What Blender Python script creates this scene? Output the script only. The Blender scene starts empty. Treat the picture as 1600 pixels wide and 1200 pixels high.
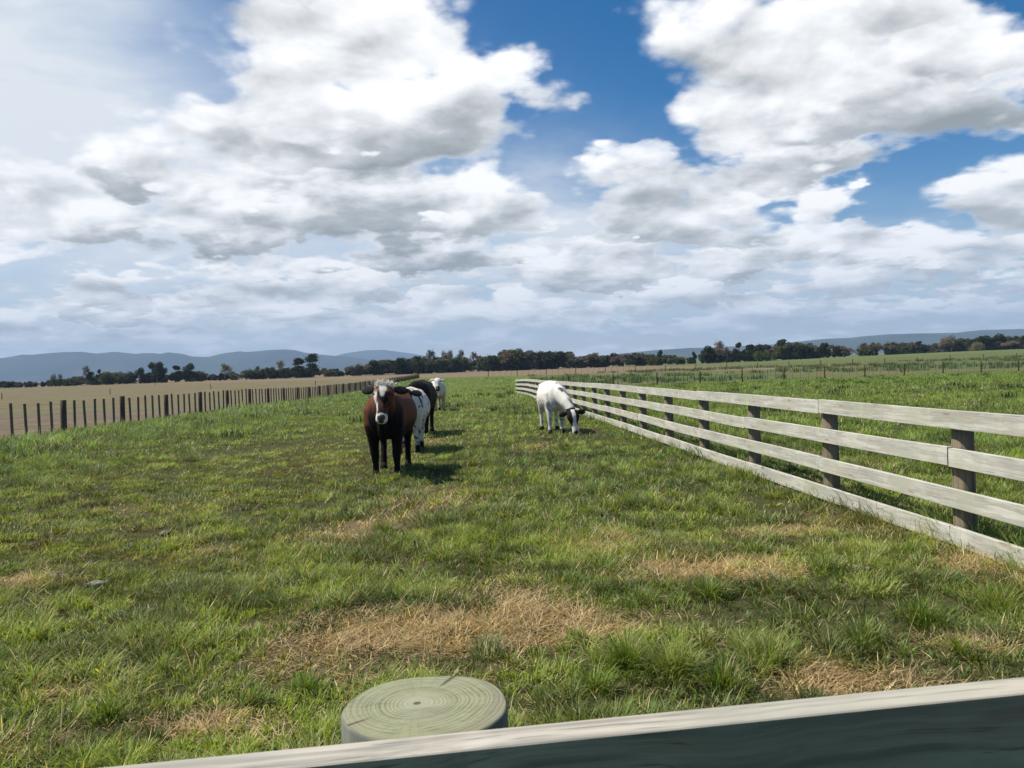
import bpy, bmesh, math, random
import numpy as np
from mathutils import Vector, Matrix
R = math.radians
scene = bpy.context.scene
COL = scene.collection
rng = np.random.default_rng(7)
random.seed(7)

# ------------------------------------------------------------------ camera
F = 1250.0 / 1600.0
CAM = Vector((0, 0, 1.62)); PITCH = R(1.33); ROLL = R(2.0)
cam = bpy.data.cameras.new("camera"); camo = bpy.data.objects.new("camera", cam); COL.objects.link(camo)
cam.sensor_width = 36; cam.lens = 36 * F; cam.clip_start = 0.05; cam.clip_end = 60000
fw = Vector((0, math.cos(PITCH), -math.sin(PITCH))); r0 = Vector((1, 0, 0)); u0 = r0.cross(fw)
rt = r0 * math.cos(ROLL) - u0 * math.sin(ROLL); up = u0 * math.cos(ROLL) + r0 * math.sin(ROLL)
m = Matrix((rt, up, -fw)).transposed().to_4x4(); m.translation = CAM
camo.matrix_world = m
cam.dof.use_dof = True; cam.dof.focus_distance = 14; cam.dof.aperture_fstop = 20
scene.camera = camo

def ray(px, py):
    d = fw + rt * ((px - 800) / 1250) + up * ((600 - py) / 1250)
    return d
def at_depth(px, py, Y):
    d = ray(px, py); return CAM + d * (Y / d.y)
def at_height(px, py, Z):
    d = ray(px, py); return CAM + d * ((Z - CAM.z) / d.z)

# ------------------------------------------------------------------ node helpers
class NT:
    def __init__(s, tree): s.t = tree; tree.nodes.clear()
    def n(s, typ, **kw):
        nd = s.t.nodes.new(typ)
        for k, v in kw.items(): setattr(nd, k, v)
        return nd
    def put(s, sock, v):
        if isinstance(v, bpy.types.NodeSocket): s.t.links.new(v, sock)
        elif v is not None:
            if sock.type == 'RGBA' and len(v) == 3: v = (*v, 1)
            sock.default_value = v
    def m(s, op, a, b=None, c=None, clamp=False):
        nd = s.n('ShaderNodeMath', operation=op, use_clamp=clamp)
        for i, v in enumerate((a, b, c)):
            if v is not None: s.put(nd.inputs[i], v)
        return nd.outputs[0]
    def add(s, a, b): return s.m('ADD', a, b)
    def mul(s, a, b): return s.m('MULTIPLY', a, b)
    def sub(s, a, b): return s.m('SUBTRACT', a, b)
    def step(s, x, lo, hi):
        nd = s.n('ShaderNodeMapRange', interpolation_type='SMOOTHSTEP')
        s.put(nd.inputs[0], x); nd.inputs[1].default_value = lo; nd.inputs[2].default_value = hi
        return nd.outputs[0]
    def lin(s, x, lo, hi, a=0, b=1):
        nd = s.n('ShaderNodeMapRange')
        s.put(nd.inputs[0], x)
        for i, v in enumerate((lo, hi, a, b)): nd.inputs[i + 1].default_value = v
        return nd.outputs[0]
    def noise(s, vec, scale, detail=4, rough=.5, dist=0, out=0, dims='3D', w=None):
        nd = s.n('ShaderNodeTexNoise', noise_dimensions=dims)
        if vec is not None: s.put(nd.inputs['Vector'], vec)
        if w is not None: s.put(nd.inputs['W'], w)
        nd.inputs['Scale'].default_value = scale; nd.inputs['Detail'].default_value = detail
        nd.inputs['Roughness'].default_value = rough; nd.inputs['Distortion'].default_value = dist
        return nd.outputs[out]
    def vor(s, vec, scale, detail=0, rough=.5, feat='F1', out=0):
        nd = s.n('ShaderNodeTexVoronoi', feature=feat)
        s.put(nd.inputs['Vector'], vec); nd.inputs['Scale'].default_value = scale
        nd.inputs['Detail'].default_value = detail; nd.inputs['Roughness'].default_value = rough
        return nd.outputs[out]
    def mix(s, f, a, b, typ='MIX'):
        nd = s.n('ShaderNodeMix', data_type='RGBA', blend_type=typ)
        s.put(nd.inputs[0], f); s.put(nd.inputs[6], a); s.put(nd.inputs[7], b)
        return nd.outputs[2]
    def ramp(s, f, stops):
        nd = s.n('ShaderNodeValToRGB'); s.put(nd.inputs[0], f)
        e = nd.color_ramp.elements
        while len(e) < len(stops): e.new(.5)
        for el, (p, c) in zip(e, stops): el.position = p; el.color = (*c, 1)
        return nd.outputs[0]
    def vec(s, x, y, z):
        nd = s.n('ShaderNodeCombineXYZ')
        for i, v in enumerate((x, y, z)): s.put(nd.inputs[i], v)
        return nd.outputs[0]
    def xyz(s, v):
        nd = s.n('ShaderNodeSeparateXYZ'); s.put(nd.inputs[0], v); return nd.outputs
    def vscale(s, v, sc):
        nd = s.n('ShaderNodeVectorMath', operation='MULTIPLY'); s.put(nd.inputs[0], v); nd.inputs[1].default_value = sc
        return nd.outputs[0]
    def attr(s, name, out='Color'):
        return s.n('ShaderNodeAttribute', attribute_name=name).outputs[out]
    def bump(s, h, strength=.4, dist=.01):
        nd = s.n('ShaderNodeBump'); s.put(nd.inputs['Height'], h)
        nd.inputs['Strength'].default_value = strength; nd.inputs['Distance'].default_value = dist
        return nd.outputs[0]
    def pbr(s, col, rough=.8, normal=None, spec=.3):
        nd = s.n('ShaderNodeBsdfPrincipled'); s.put(nd.inputs['Base Color'], col)
        s.put(nd.inputs['Roughness'], rough); nd.inputs['Specular IOR Level'].default_value = spec
        if normal is not None: s.put(nd.inputs['Normal'], normal)
        return nd.outputs[0]
    def out(s, sh, vol=None):
        o = s.n('ShaderNodeOutputMaterial')
        if sh is not None: s.t.links.new(sh, o.inputs[0])
        if vol is not None: s.t.links.new(vol, o.inputs[1])

def material(name):
    m = bpy.data.materials.new(name); m.use_nodes = True
    return m, NT(m.node_tree)

# ------------------------------------------------------------------ sun and sky
SUN_AZ = R(-86)      # from +Y, negative = to the left (west of the view)
SUN_EL = R(56)
sd = Vector((math.sin(SUN_AZ) * math.cos(SUN_EL), math.cos(SUN_AZ) * math.cos(SUN_EL), math.sin(SUN_EL)))
sl = bpy.data.lights.new("sun", 'SUN'); sl.energy = 5.0; sl.angle = R(0.53); sl.color = (1, .95, .87)
so = bpy.data.objects.new("sun", sl); COL.objects.link(so); so.rotation_euler = sd.to_track_quat('Z', 'Y').to_euler()
so.location = (-30, 10, 40)
vs = scene.view_settings
vs.view_transform = 'Standard'; vs.look = 'None'; vs.gamma = 1; vs.exposure = 0.38

world = bpy.data.worlds.new("World"); scene.world = world; world.use_nodes = True
W = NT(world.node_tree)
sky = W.n('ShaderNodeTexSky', sky_type='NISHITA', sun_disc=False, sun_elevation=SUN_EL, sun_rotation=SUN_AZ,
          altitude=50, air_density=1.0, dust_density=.35, ozone_density=4.0)
SKY_S = 0.074
tc = W.n('ShaderNodeTexCoord').outputs['Generated']
dx, dy, dz = W.xyz(tc)
ya = W.m('MAXIMUM', W.m('ABSOLUTE', dy), .1)
U = W.m('DIVIDE', dx, ya); V = W.m('DIVIDE', dz, ya)
zc = W.m('MAXIMUM', dz, 0)
inv = W.m('DIVIDE', 1, W.add(zc, .24))
Px = W.mul(dx, inv); Py = W.mul(dy, inv)
# warp
P0 = W.vec(Px, Py, 0.37)
wn = W.noise(P0, 2.2, 3, .5, out=1)
wv = W.n('ShaderNodeVectorMath', operation='SUBTRACT'); W.put(wv.inputs[0], wn); wv.inputs[1].default_value = (.5, .5, .5)
wx, wy, wz_ = W.xyz(wv.outputs[0])
# second, finer warp that frays the blob edges
wn2 = W.noise(P0, 9, 4, .6, out=1)
w2x, w2y, w2z = W.xyz(wn2)
Uw = W.add(W.add(U, W.mul(wx, .16)), W.mul(W.sub(w2x, .5), .07))
Vw = W.add(W.add(V, W.mul(wy, .10)), W.mul(W.sub(w2y, .5), .05))
def uv(px, py):
    d = ray(px, py); return d.x / d.y, d.z / d.y
def blobs(lst, uu, vv, mode='ADD'):
    acc = None
    for (px, py, sx, sy, a) in lst:
        u, v = uv(px, py)
        g = W.m('EXPONENT', W.mul(W.add(W.m('POWER', W.mul(W.sub(uu, u), 1250 / sx), 2), W.m('POWER', W.mul(W.sub(vv, v), 1250 / sy), 2)), -1))
        g = W.mul(g, a)
        acc = g if acc is None else W.m(mode, acc, g)
    return acc
def field(px_, py_, puff=None):
    p = W.vec(px_, py_, 0.0)
    a = W.noise(p, 2.9, 9, .55, .15)
    if puff is None: puff = W.sub(1, W.vor(p, 6.5, 2, .5))
    return W.add(W.mul(a, .74), W.mul(puff, .26)), puff
n1, pf_ = field(Px, Py)
n2, _p = field(W.sub(W.mul(Px, .95), .045), W.mul(Py, .95), pf_)
n1b = W.noise(W.vec(Px, Py, 3.3), 3.4, 4, .48, .4)
# background layer: broken cloud low down, blue gaps above
cover = blobs([
    (810, 60, 230, 130, -.7), (930, 130, 160, 120, -.62), (905, 240, 75, 45, -.35), (1340, 285, 150, 55, -.60), (1450, 320, 110, 45, -.45), (1120, 330, 80, 30, -.30), (1230, 360, 120, 20, -.15), (1585, 175, 50, 50, -.4),
    (300, 55, 130, 70, -.5), (100, 130, 230, 160, -.5), (120, 420, 260, 16, -.2), (880, 300, 75, 60, -.55), (60, 260, 160, 50, -.3),
    (500, 470, 700, 80, .12), (1200, 440, 500, 60, .12), (400, 330, 260, 100, .1)], Uw, Vw)
d1 = W.add(W.add(W.mul(W.sub(n1, .5), 1.3), .58), cover)
alpha = W.step(d1, .42, .66)
lit = W.mul(W.sub(n1, n2), 3.0)
nb_ = W.mul(W.sub(n1b, .5), .95)
RAMP = [(0, (.88, .88, .88)), (.3, (.66, .67, .68)), (.62, (.40, .42, .425)), (1, (.24, .265, .268))]
s_ = W.m('ADD', W.sub(W.add(W.lin(Vw, .02, .5, .35, .15), nb_), lit), 0, clamp=True)
ccol = W.ramp(s_, RAMP)
# heaped clouds, farthest first: (x, y, half width, half height, darkness of the base, opacity)
HEAPS = [
    (60, 520, 260, 22, .35, .7), (420, 515, 300, 20, .3, .7), (820, 505, 300, 24, .3, .8), (1220, 500, 330, 22, .35, .8), (1550, 480, 230, 26, .35, .8),
    (10, 505, 60, 26, .5, .8), (330, 480, 170, 26, .4, .9), (230, 500, 90, 20, .3, .9), (480, 495, 80, 22, .35, 1), (600, 505, 90, 18, .3, 1), (900, 490, 80, 22, .4, 1), (1160, 478, 70, 20, .4, 1), (1400, 480, 90, 20, .4, 1), (800, 458, 45, 16, 0, 1), (1040, 455, 60, 14, 0, 1), (690, 470, 50, 18, .1, 1), (700, 478, 130, 28, .35, .9), (830, 465, 70, 22, .2, .9), (1060, 470, 130, 30, .45, .9), (1300, 455, 150, 26, .4, .9), (1510, 430, 150, 28, .35, .9),
    (60, 300, 120, 40, .3, .7), (150, 470, 82, 46, .55, 1), (385, 450, 125, 52, .5, 1), (560, 450, 110, 40, .45, .9), (960, 425, 120, 44, .6, 1), (1100, 420, 130, 40, .5, 1), (1330, 385, 150, 44, .5, .95), (1210, 400, 90, 34, .45, 1),
    (1560, 395, 90, 38, .35, 1), (20, 345, 90, 44, .5, 1), (120, 350, 130, 66, .6, 1), (240, 265, 110, 62, .75, 1), (330, 320, 110, 50, .55, .95),
    (380, 250, 150, 80, .5, .9), (520, 300, 240, 70, .8, 1), (650, 400, 150, 42, 1.0, 1), (730, 330, 130, 60, .6, 1), (430, 360, 190, 66, .7, 1), (560, 345, 150, 80, .95, 1), (700, 210, 140, 105, .6, 1), (450, 200, 190, 110, .55, 1), (600, 215, 200, 105, .8, 1), (470, 85, 140, 120, .2, 1), (620, 100, 125, 95, .3, 1), (440, 150, 120, 90, .3, 1), (740, 165, 90, 60, .4, .9),
    (1080, 370, 130, 34, .6, 1), (1060, 320, 130, 92, .6, 1), (1170, 270, 90, 60, .35, 1), (1420, 372, 45, 20, .3, .9), (1480, 395, 60, 24, .4, .95), (1340, 350, 34, 16, .3, .8), (1000, 235, 45, 26, .3, .6), (1272, 326, 46, 30, .3, 1), (1590, 320, 100, 90, .5, 1), (1250, 255, 120, 50, .6, 1),
    (1190, 120, 150, 165, .35, 1), (1400, 165, 200, 100, .8, 1), (1290, 80, 180, 100, .25, 1), (1540, 75, 120, 70, .55, 1), (1440, 20, 120, 50, .3, 1)]
nz = W.mul(W.sub(n1, .5), 1.95)
col_h, al_h = None, None
layers = []
for (px, py, sx, sy, dk, op) in HEAPS:
    u, v = uv(px, py)
    dvn = W.mul(W.sub(Vw, v), 1250 / sy)
    vv_ = W.m('MAXIMUM', dvn, W.mul(dvn, -1.55))
    g = W.m('EXPONENT', W.mul(W.add(W.m('POWER', W.mul(W.sub(Uw, u), 1250 / sx), 2), W.m('POWER', vv_, 2)), -.85))
    if py > 415: dk = dk + .12; lo_, hi_ = .20, .40
    else: lo_, hi_ = .06, .44
    al = W.mul(W.step(W.add(g, nz), lo_, hi_), op)
    sh = W.m('MULTIPLY_ADD', dvn, -.75 * dk, dk * .62 + .04)
    sh = W.m('ADD', W.sub(W.add(W.mul(sh, W.step(W.add(g, W.mul(nz, .5)), .1, .5)), nb_), lit), 0, clamp=True)
    layers.append((al, sh))
# thin high veil, thicker to the left and low down
veilm = blobs([(-20, 200, 440, 190, 1.3), (350, 420, 700, 130, .75), (880, 350, 130, 90, .85), (1300, 420, 500, 60, .6), (60, 20, 260, 60, .5)], Uw, Vw)
vn = W.noise(W.vec(W.mul(Px, .8), W.mul(Py, 1.6), 9.1), 2.0, 6, .6, .6)
veil = W.m('MULTIPLY', W.mul(veilm, W.step(dy, -.1, .2)), W.lin(vn, .25, .6, .55, 1), clamp=True)
skyc = W.n('ShaderNodeVectorMath', operation='SCALE'); W.t.links.new(sky.outputs[0], skyc.inputs[0]); skyc.inputs[3].default_value = SKY_S
sat = W.n('ShaderNodeHueSaturation'); sat.inputs['Saturation'].default_value = 1.5; W.t.links.new(skyc.outputs[0], sat.inputs['Color'])
c = W.mix(veil, sat.outputs[0], (.62, .66, .70))
# clouds thinned in the unseen sky behind the camera to darken camera-facing sides
front = W.step(dy, -.05, .2)
alpha = W.mul(alpha, W.lin(front, 0, 1, .25, 1))
c = W.mix(alpha, c, ccol)
shade = None; tot = None
for al, sh in layers:
    al = W.mul(al, front)
    if shade is None: shade, tot = sh, al
    else:
        shade = W.add(W.mul(shade, W.sub(1, al)), W.mul(sh, al))
        tot = W.sub(1, W.mul(W.sub(1, tot), W.sub(1, al)))
c = W.mix(tot, c, W.ramp(shade, RAMP))
# pale air near the horizon
hz = W.m('MULTIPLY', W.m('EXPONENT', W.mul(zc, -16)), .70, clamp=True)
c = W.mix(hz, c, (.57, .63, .655))
below = W.step(dz, -.02, -.008)
c = W.mix(below, (.20, .22, .16), c)
bg = W.n('ShaderNodeBackground'); W.put(bg.inputs[0], c); bg.inputs[1].default_value = 1.0
wo = W.n('ShaderNodeOutputWorld'); W.t.links.new(bg.outputs[0], wo.inputs[0])
world.cycles.sampling_method = 'MANUAL'; world.cycles.sample_map_resolution = 512

# ------------------------------------------------------------------ object helpers
def tag(o, label=None, cat=None, group=None, kind=None):
    if label: o['label'] = label
    if cat: o['category'] = cat
    if group: o['group'] = group
    if kind: o['kind'] = kind
    return o
def empty(name, loc=(0, 0, 0)):
    o = bpy.data.objects.new(name, None); COL.objects.link(o); o.location = loc; o.empty_display_size = .2; return o
def link(name, mesh, mat=None, parent=None, smooth=False):
    o = bpy.data.objects.new(name, mesh); COL.objects.link(o)
    if mat is not None and not mesh.materials: mesh.materials.append(mat)
    if parent is not None: o.parent = parent
    if smooth: mesh.polygons.foreach_set('use_smooth', [True] * len(mesh.polygons))
    return o
def mesh_np(name, verts, tris=None, quads=None):
    me = bpy.data.meshes.new(name)
    verts = np.asarray(verts, dtype=np.float32)
    me.vertices.add(len(verts)); me.vertices.foreach_set('co', verts.ravel())
    parts = []; tot = []
    if quads is not None and len(quads): parts.append(np.asarray(quads, np.int32).ravel()); tot.append(np.full(len(quads), 4, np.int32))
    if tris is not None and len(tris): parts.append(np.asarray(tris, np.int32).ravel()); tot.append(np.full(len(tris), 3, np.int32))
    loops = np.concatenate(parts); tot = np.concatenate(tot)
    start = np.concatenate([[0], np.cumsum(tot)[:-1]]).astype(np.int32)
    me.loops.add(len(loops)); me.loops.foreach_set('vertex_index', loops)
    me.polygons.add(len(tot)); me.polygons.foreach_set('loop_start', start)
    me.update(calc_edges=True); me.validate()
    return me
def set_color(me, name, rgb):
    a = me.attributes.new(name, 'FLOAT_COLOR', 'POINT')
    buf = np.ones((len(me.vertices), 4), np.float32); buf[:, :3] = rgb; a.data.foreach_set('color', buf.ravel())
def set_float(me, name, v):
    a = me.attributes.new(name, 'FLOAT', 'POINT'); a.data.foreach_set('value', np.asarray(v, np.float32).ravel())

# numpy noise
_perm = np.random.default_rng(3).random((256, 256)).astype(np.float32)
def vnoise(x, y):
    xi = np.floor(x).astype(np.int64); yi = np.floor(y).astype(np.int64)
    fx = x - xi; fy = y - yi; fx = fx * fx * (3 - 2 * fx); fy = fy * fy * (3 - 2 * fy)
    a = _perm[xi & 255, yi & 255]; b = _perm[(xi + 1) & 255, yi & 255]
    c_ = _perm[xi & 255, (yi + 1) & 255]; d = _perm[(xi + 1) & 255, (yi + 1) & 255]
    return (a * (1 - fx) + b * fx) * (1 - fy) + (c_ * (1 - fx) + d * fx) * fy
def fbm(x, y, s, o=4, off=0.0):
    t = 0; a = .5; n = 0; f = 1.0 / s
    for i in range(o):
        t = t + a * vnoise(x * f + 17.3 * i + off, y * f + 9.1 * i - off); n += a; a *= .5; f *= 2.03
    return t / n
def sstep(x, a, b):
    t = np.clip((x - a) / (b - a), 0, 1); return t * t * (3 - 2 * t)

# ------------------------------------------------------------------ terrain
def right_line(Y): return 3.9 - .054 * Y          # board fence
def left_line(Y): return -14.54 - .0512 * Y       # batten fence
_gy = [-1e5, 6, 11, 23, 43, 55, 70, 100, 200, 1e5]
_gz = [0, 0, -.06, -.15, -.37, -.48, -.8, -1.0, -1.0, -1.0]
def base_h(X, Y):
    X = np.asarray(X, float); Y = np.asarray(Y, float)
    h = np.interp(Y, _gy, _gz)
    h = h + 2.0 * np.exp(-((X - 210) / 80) ** 2 - ((Y - 330) / 110) ** 2)
    return h
def ground_h(X, Y):
    X = np.asarray(X, float); Y = np.asarray(Y, float)
    h = base_h(X, Y)
    near = np.clip(1 - np.abs(Y) / 120, 0, 1) * np.clip(1 - np.abs(X) / 120, 0, 1)
    lane = sstep(X - left_line(Y), -.5, .8)
    h = h + near * ((fbm(X, Y, 1.6, 3) - .5) * .10 + (fbm(X, Y, .45, 2, 5.) - .5) * .05) * (.25 + .75 * lane)
    # thicker hummocky sward along the batten fence
    band = np.exp(-((X - left_line(Y) - 3.2) / 2.6) ** 2)
    h = h + near * band * ((fbm(X, Y, 2.2, 3, 3.) - .35) * .30 + .05)
    return h
def gpt(px, py, it=30):
    """ground point seen at a photo position"""
    z = 0.
    for _ in range(it):
        p = at_height(px, py, z); z = float(base_h(p.x, p.y)) * .5 + z * .5
    return p
DRY = [(740, 985, .80, .34, 1.15), (700, 960, 1.0, .5, .22), (1100, 900, .8, .4, .2), (640, 1060, .5, .15, .45), (450, 1050, .3, .2, .4), (560, 1010, .38, .22, .75), (900, 975, .4, .22, .7), (1090, 890, .55, .28, 1.0), (1170, 905, .3, .2, .6), (1300, 1060, .42, .16, 1.0), (330, 1130, .30, .14, .8), (1330, 810, .5, .3, .3),
       (660, 790, .8, .9, .5), (720, 765, .7, .6, .45), (560, 830, .35, .6, .6), (930, 850, .6, .6, .45), (330, 860, .4, .3, .35), (280, 790, .9, .9, .35), (110, 1080, .3, .15, .5), (20, 1170, .2, .1, .6), (1230, 830, .6, .5, .4),
       (1480, 880, .3, .2, .25), (1550, 1010, .5, .2, .5), (40, 910, .5, .25, .6)]
MUD = [(575, 885, .20, .16, 1.2), (985, 873, .26, .08, 1.0), (1060, 865, .20, .08, .8), (735, 1022, .24, .04, .55), (830, 1015, .15, .03, .5), (1345, 895, .22, .10, .8), (150, 915, .35, .12, .6), (260, 840, .5, .3, .45), (30, 925, .4, .15, .5), (1105, 862, .1, .08, .8)]
YEL = [(450, 720, 3.0, 4.5, .9), (330, 760, 2.6, 3.0, .6), (520, 690, 2.0, 5.0, .7), (200, 850, 2.0, 1.6, .5), (50, 870, 1.5, 1.5, .5), (60, 800, 1.6, 1.6, .4), (1200, 800, 1.5, 2, .3)]
def patch(lst, X, Y, s=1.0):
    t = 0
    for (px, py, sx, sy, a) in lst:
        p = gpt(px, py)
        t = t + a * np.exp(-((X - p.x) / (sx * s)) ** 2 - ((Y - p.y) / (sy * s)) ** 2)
    return t
def masks(X, Y):
    n = fbm(X, Y, .5, 4, 2.); n3 = fbm(X, Y, 1.9, 3, 8.)
    lane = sstep(X - left_line(Y), 0, .6)
    wx_ = (fbm(X, Y, .35, 3, 11.) - .5) * .5; wy_ = (fbm(X, Y, .35, 3, 21.) - .5) * .5
    n4 = fbm(X, Y, .16, 3, 51.); dry = patch(DRY, X + wx_, Y + wy_) * (.1 + 1.0 * n + 1.0 * n4) + np.clip(n3 - .62, 0, 1) * 2.2 * (Y < 40)
    dry = np.clip(dry, 0, 1) * lane
    mud = np.clip(patch(MUD, X + wx_ * .5, Y + wy_ * .5) * (.3 + 1.4 * n), 0, 1) * lane
    yel = np.clip(patch(YEL, X + wx_ * 2, Y + wy_ * 2) * (.4 + 1.2 * n), 0, 1) * lane
    return dry, mud, yel

def axis(dense_lo, dense_hi, step, far, g=1.06):
    a = list(np.arange(dense_lo, dense_hi, step)); s = step; x = a[-1]
    while x < far: s *= g; x += s; a.append(x)
    s = step; x = a[0]; b = []
    while x > -far: s *= g; x -= s; b.append(x)
    return np.array(b[::-1] + a)
gx = axis(-7, 7, .07, 14000, 1.055); gy = axis(.3, 16, .07, 14000, 1.05)
gy = gy[gy > -400]
GX, GY = np.meshgrid(gx, gy); nx, ny = len(gx), len(gy)
GZ = ground_h(GX, GY)
dry_g, mud_g, yel_g = masks(GX, GY)
GZ = GZ - .03 * np.clip(mud_g, 0, 1)
idx = np.arange(nx * ny).reshape(ny, nx)
quads = np.stack([idx[:-1, :-1], idx[:-1, 1:], idx[1:, 1:], idx[1:, :-1]], -1).reshape(-1, 4)
gme = mesh_np('ground', np.stack([GX, GY, GZ], -1).reshape(-1, 3), quads=quads)
set_float(gme, 'dry', dry_g); set_float(gme, 'mud', mud_g); set_float(gme, 'yel', yel_g)
gm, G = material('paddock_ground')
pos = G.n('ShaderNodeNewGeometry').outputs['Position']
gX, gY, gZ = G.xyz(pos)
nA = G.noise(pos, .35, 6, .6); nB = G.noise(pos, 3.0, 6, .65); nC = G.noise(pos, 30, 5, .7); nD = G.noise(pos, .03, 5, .6)
green = G.mix(G.step(nB, .3, .7), (.072, .108, .022), (.130, .170, .038))
green = G.mix(G.mul(G.step(nA, .4, .75), .5), green, (.13, .14, .038))
green = G.mix(G.mul(G.step(nC, .45, .75), .35), green, (.028, .036, .012))
# lane turf between blades: soil and thatch
thatch = G.mix(G.step(nC, .3, .7), (.030, .026, .014), (.075, .066, .030))
nearf = G.step(gY, 75, 18)
lane_g = G.mix(G.mul(nearf, .85), green, thatch)
dryc = G.mix(G.step(nC, .3, .65), (.085, .060, .032), (.23, .165, .085))
c = G.mix(G.m('MULTIPLY', G.attr('dry', 'Fac'), .9, clamp=True), lane_g, dryc)
c = G.mix(G.m('MULTIPLY', G.attr('mud', 'Fac'), .9, clamp=True), c, G.mix(G.step(nC, .4, .6), (.028, .020, .014), (.075, .058, .045)))
# rough paddock beyond the far wire fence
rough_m = G.mul(G.step(G.sub(gY, G.mul(gX, .16)), 77, 78.5), G.step(gX, 3, 6))
strk = G.noise(G.vscale(pos, (.12, .5, 1)), 1.0, 5, .65)
roughc = G.mix(G.step(strk, .42, .6), (.055, .080, .026), (.12, .150, .045))
roughc = G.mix(G.mul(G.step(nD, .45, .6), .6), roughc, (.15, .12, .05))
c = G.mix(rough_m, c, roughc)
# cultivated brown field: left of the batten fence
fld = G.step(G.sub(G.add(gX, G.mul(gY, .0512)), -14.54), .15, -.15)
rowv = G.noise(G.vscale(pos, (.25, 1.6, 1)), .5, 5, .7)
brown = G.mix(G.step(rowv, .35, .68), (.118, .090, .058), (.162, .128, .082))
brown = G.mix(G.mul(G.step(nB, .4, .8), .35), brown, (.23, .17, .125))
tan = G.mix(G.step(strk, .4, .62), (.122, .100, .052), (.172, .144, .078))
brown = G.mix(G.step(gY, 58, 80), brown, tan)
strip = G.mul(G.step(G.add(gY, G.mul(nA, 8)), 55, 59), G.step(gY, 74, 66))
brown = G.mix(G.mul(strip, G.step(nB, .35, .6)), brown, (.13, .14, .055))
c = G.mix(fld, c, brown)
# tan stubble strip across the far centre
far_t = G.mul(G.step(G.add(gY, G.mul(gX, .9)), 195, 215), G.step(gX, 75, 55))
c = G.mix(far_t, c, G.mix(G.step(strk, .35, .6), (.14, .105, .06), (.20, .15, .09)))
far_g = G.mul(G.step(gY, 260, 300), G.step(gX, 60, 80))
c = G.mix(far_g, c, (.105, .13, .045))
G.out(G.pbr(c, .95, G.bump(G.add(G.mul(nC, .6), nB), .7, .05), .1))
ground = tag(link('ground', gme, gm, smooth=True), kind='structure')

# ------------------------------------------------------------------ grass
def blades(X, Y, Z, L, wid, lean, azim, curl, segs, col):
    n = len(X)
    t = np.linspace(0, 1, segs + 1)
    ang = lean[:, None] + curl[:, None] * t[None, :-1]
    seg = L[:, None] / segs
    hx = np.concatenate([np.zeros((n, 1)), np.cumsum(np.sin(ang) * seg, 1)], 1)
    hz_ = np.concatenate([np.zeros((n, 1)), np.cumsum(np.cos(ang) * seg, 1)], 1)
    cx = X[:, None] + hx * np.cos(azim)[:, None]; cy = Y[:, None] + hx * np.sin(azim)[:, None]
    cz = np.maximum(Z[:, None] + hz_, Z[:, None] + .004)
    cz[:, 0] = Z - .01
    fa = azim + np.pi / 2 + rng.normal(0, .5, n)
    wx_ = np.cos(fa) * wid / 2; wy_ = np.sin(fa) * wid / 2
    vs_ = []
    for k in range(segs):
        w = 1 - .35 * (t[k] ** 1.5)
        vs_.append(np.stack([cx[:, k] - wx_ * w, cy[:, k] - wy_ * w, cz[:, k]], -1))
        vs_.append(np.stack([cx[:, k] + wx_ * w, cy[:, k] + wy_ * w, cz[:, k]], -1))
    vs_.append(np.stack([cx[:, segs], cy[:, segs], cz[:, segs]], -1))
    nv = 2 * segs + 1
    V_ = np.stack(vs_, 1).reshape(-1, 3)
    b = np.arange(n) * nv
    q = [np.stack([b + 2 * k, b + 2 * k + 1, b + 2 * k + 3, b + 2 * k + 2], -1) for k in range(segs - 1)]
    q = np.concatenate(q) if q else np.zeros((0, 4), int)
    tr = np.stack([b + 2 * segs - 2, b + 2 * segs - 1, b + 2 * segs], -1)
    C_ = np.repeat(col, nv, 0)
    return V_, q, tr, C_

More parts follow.
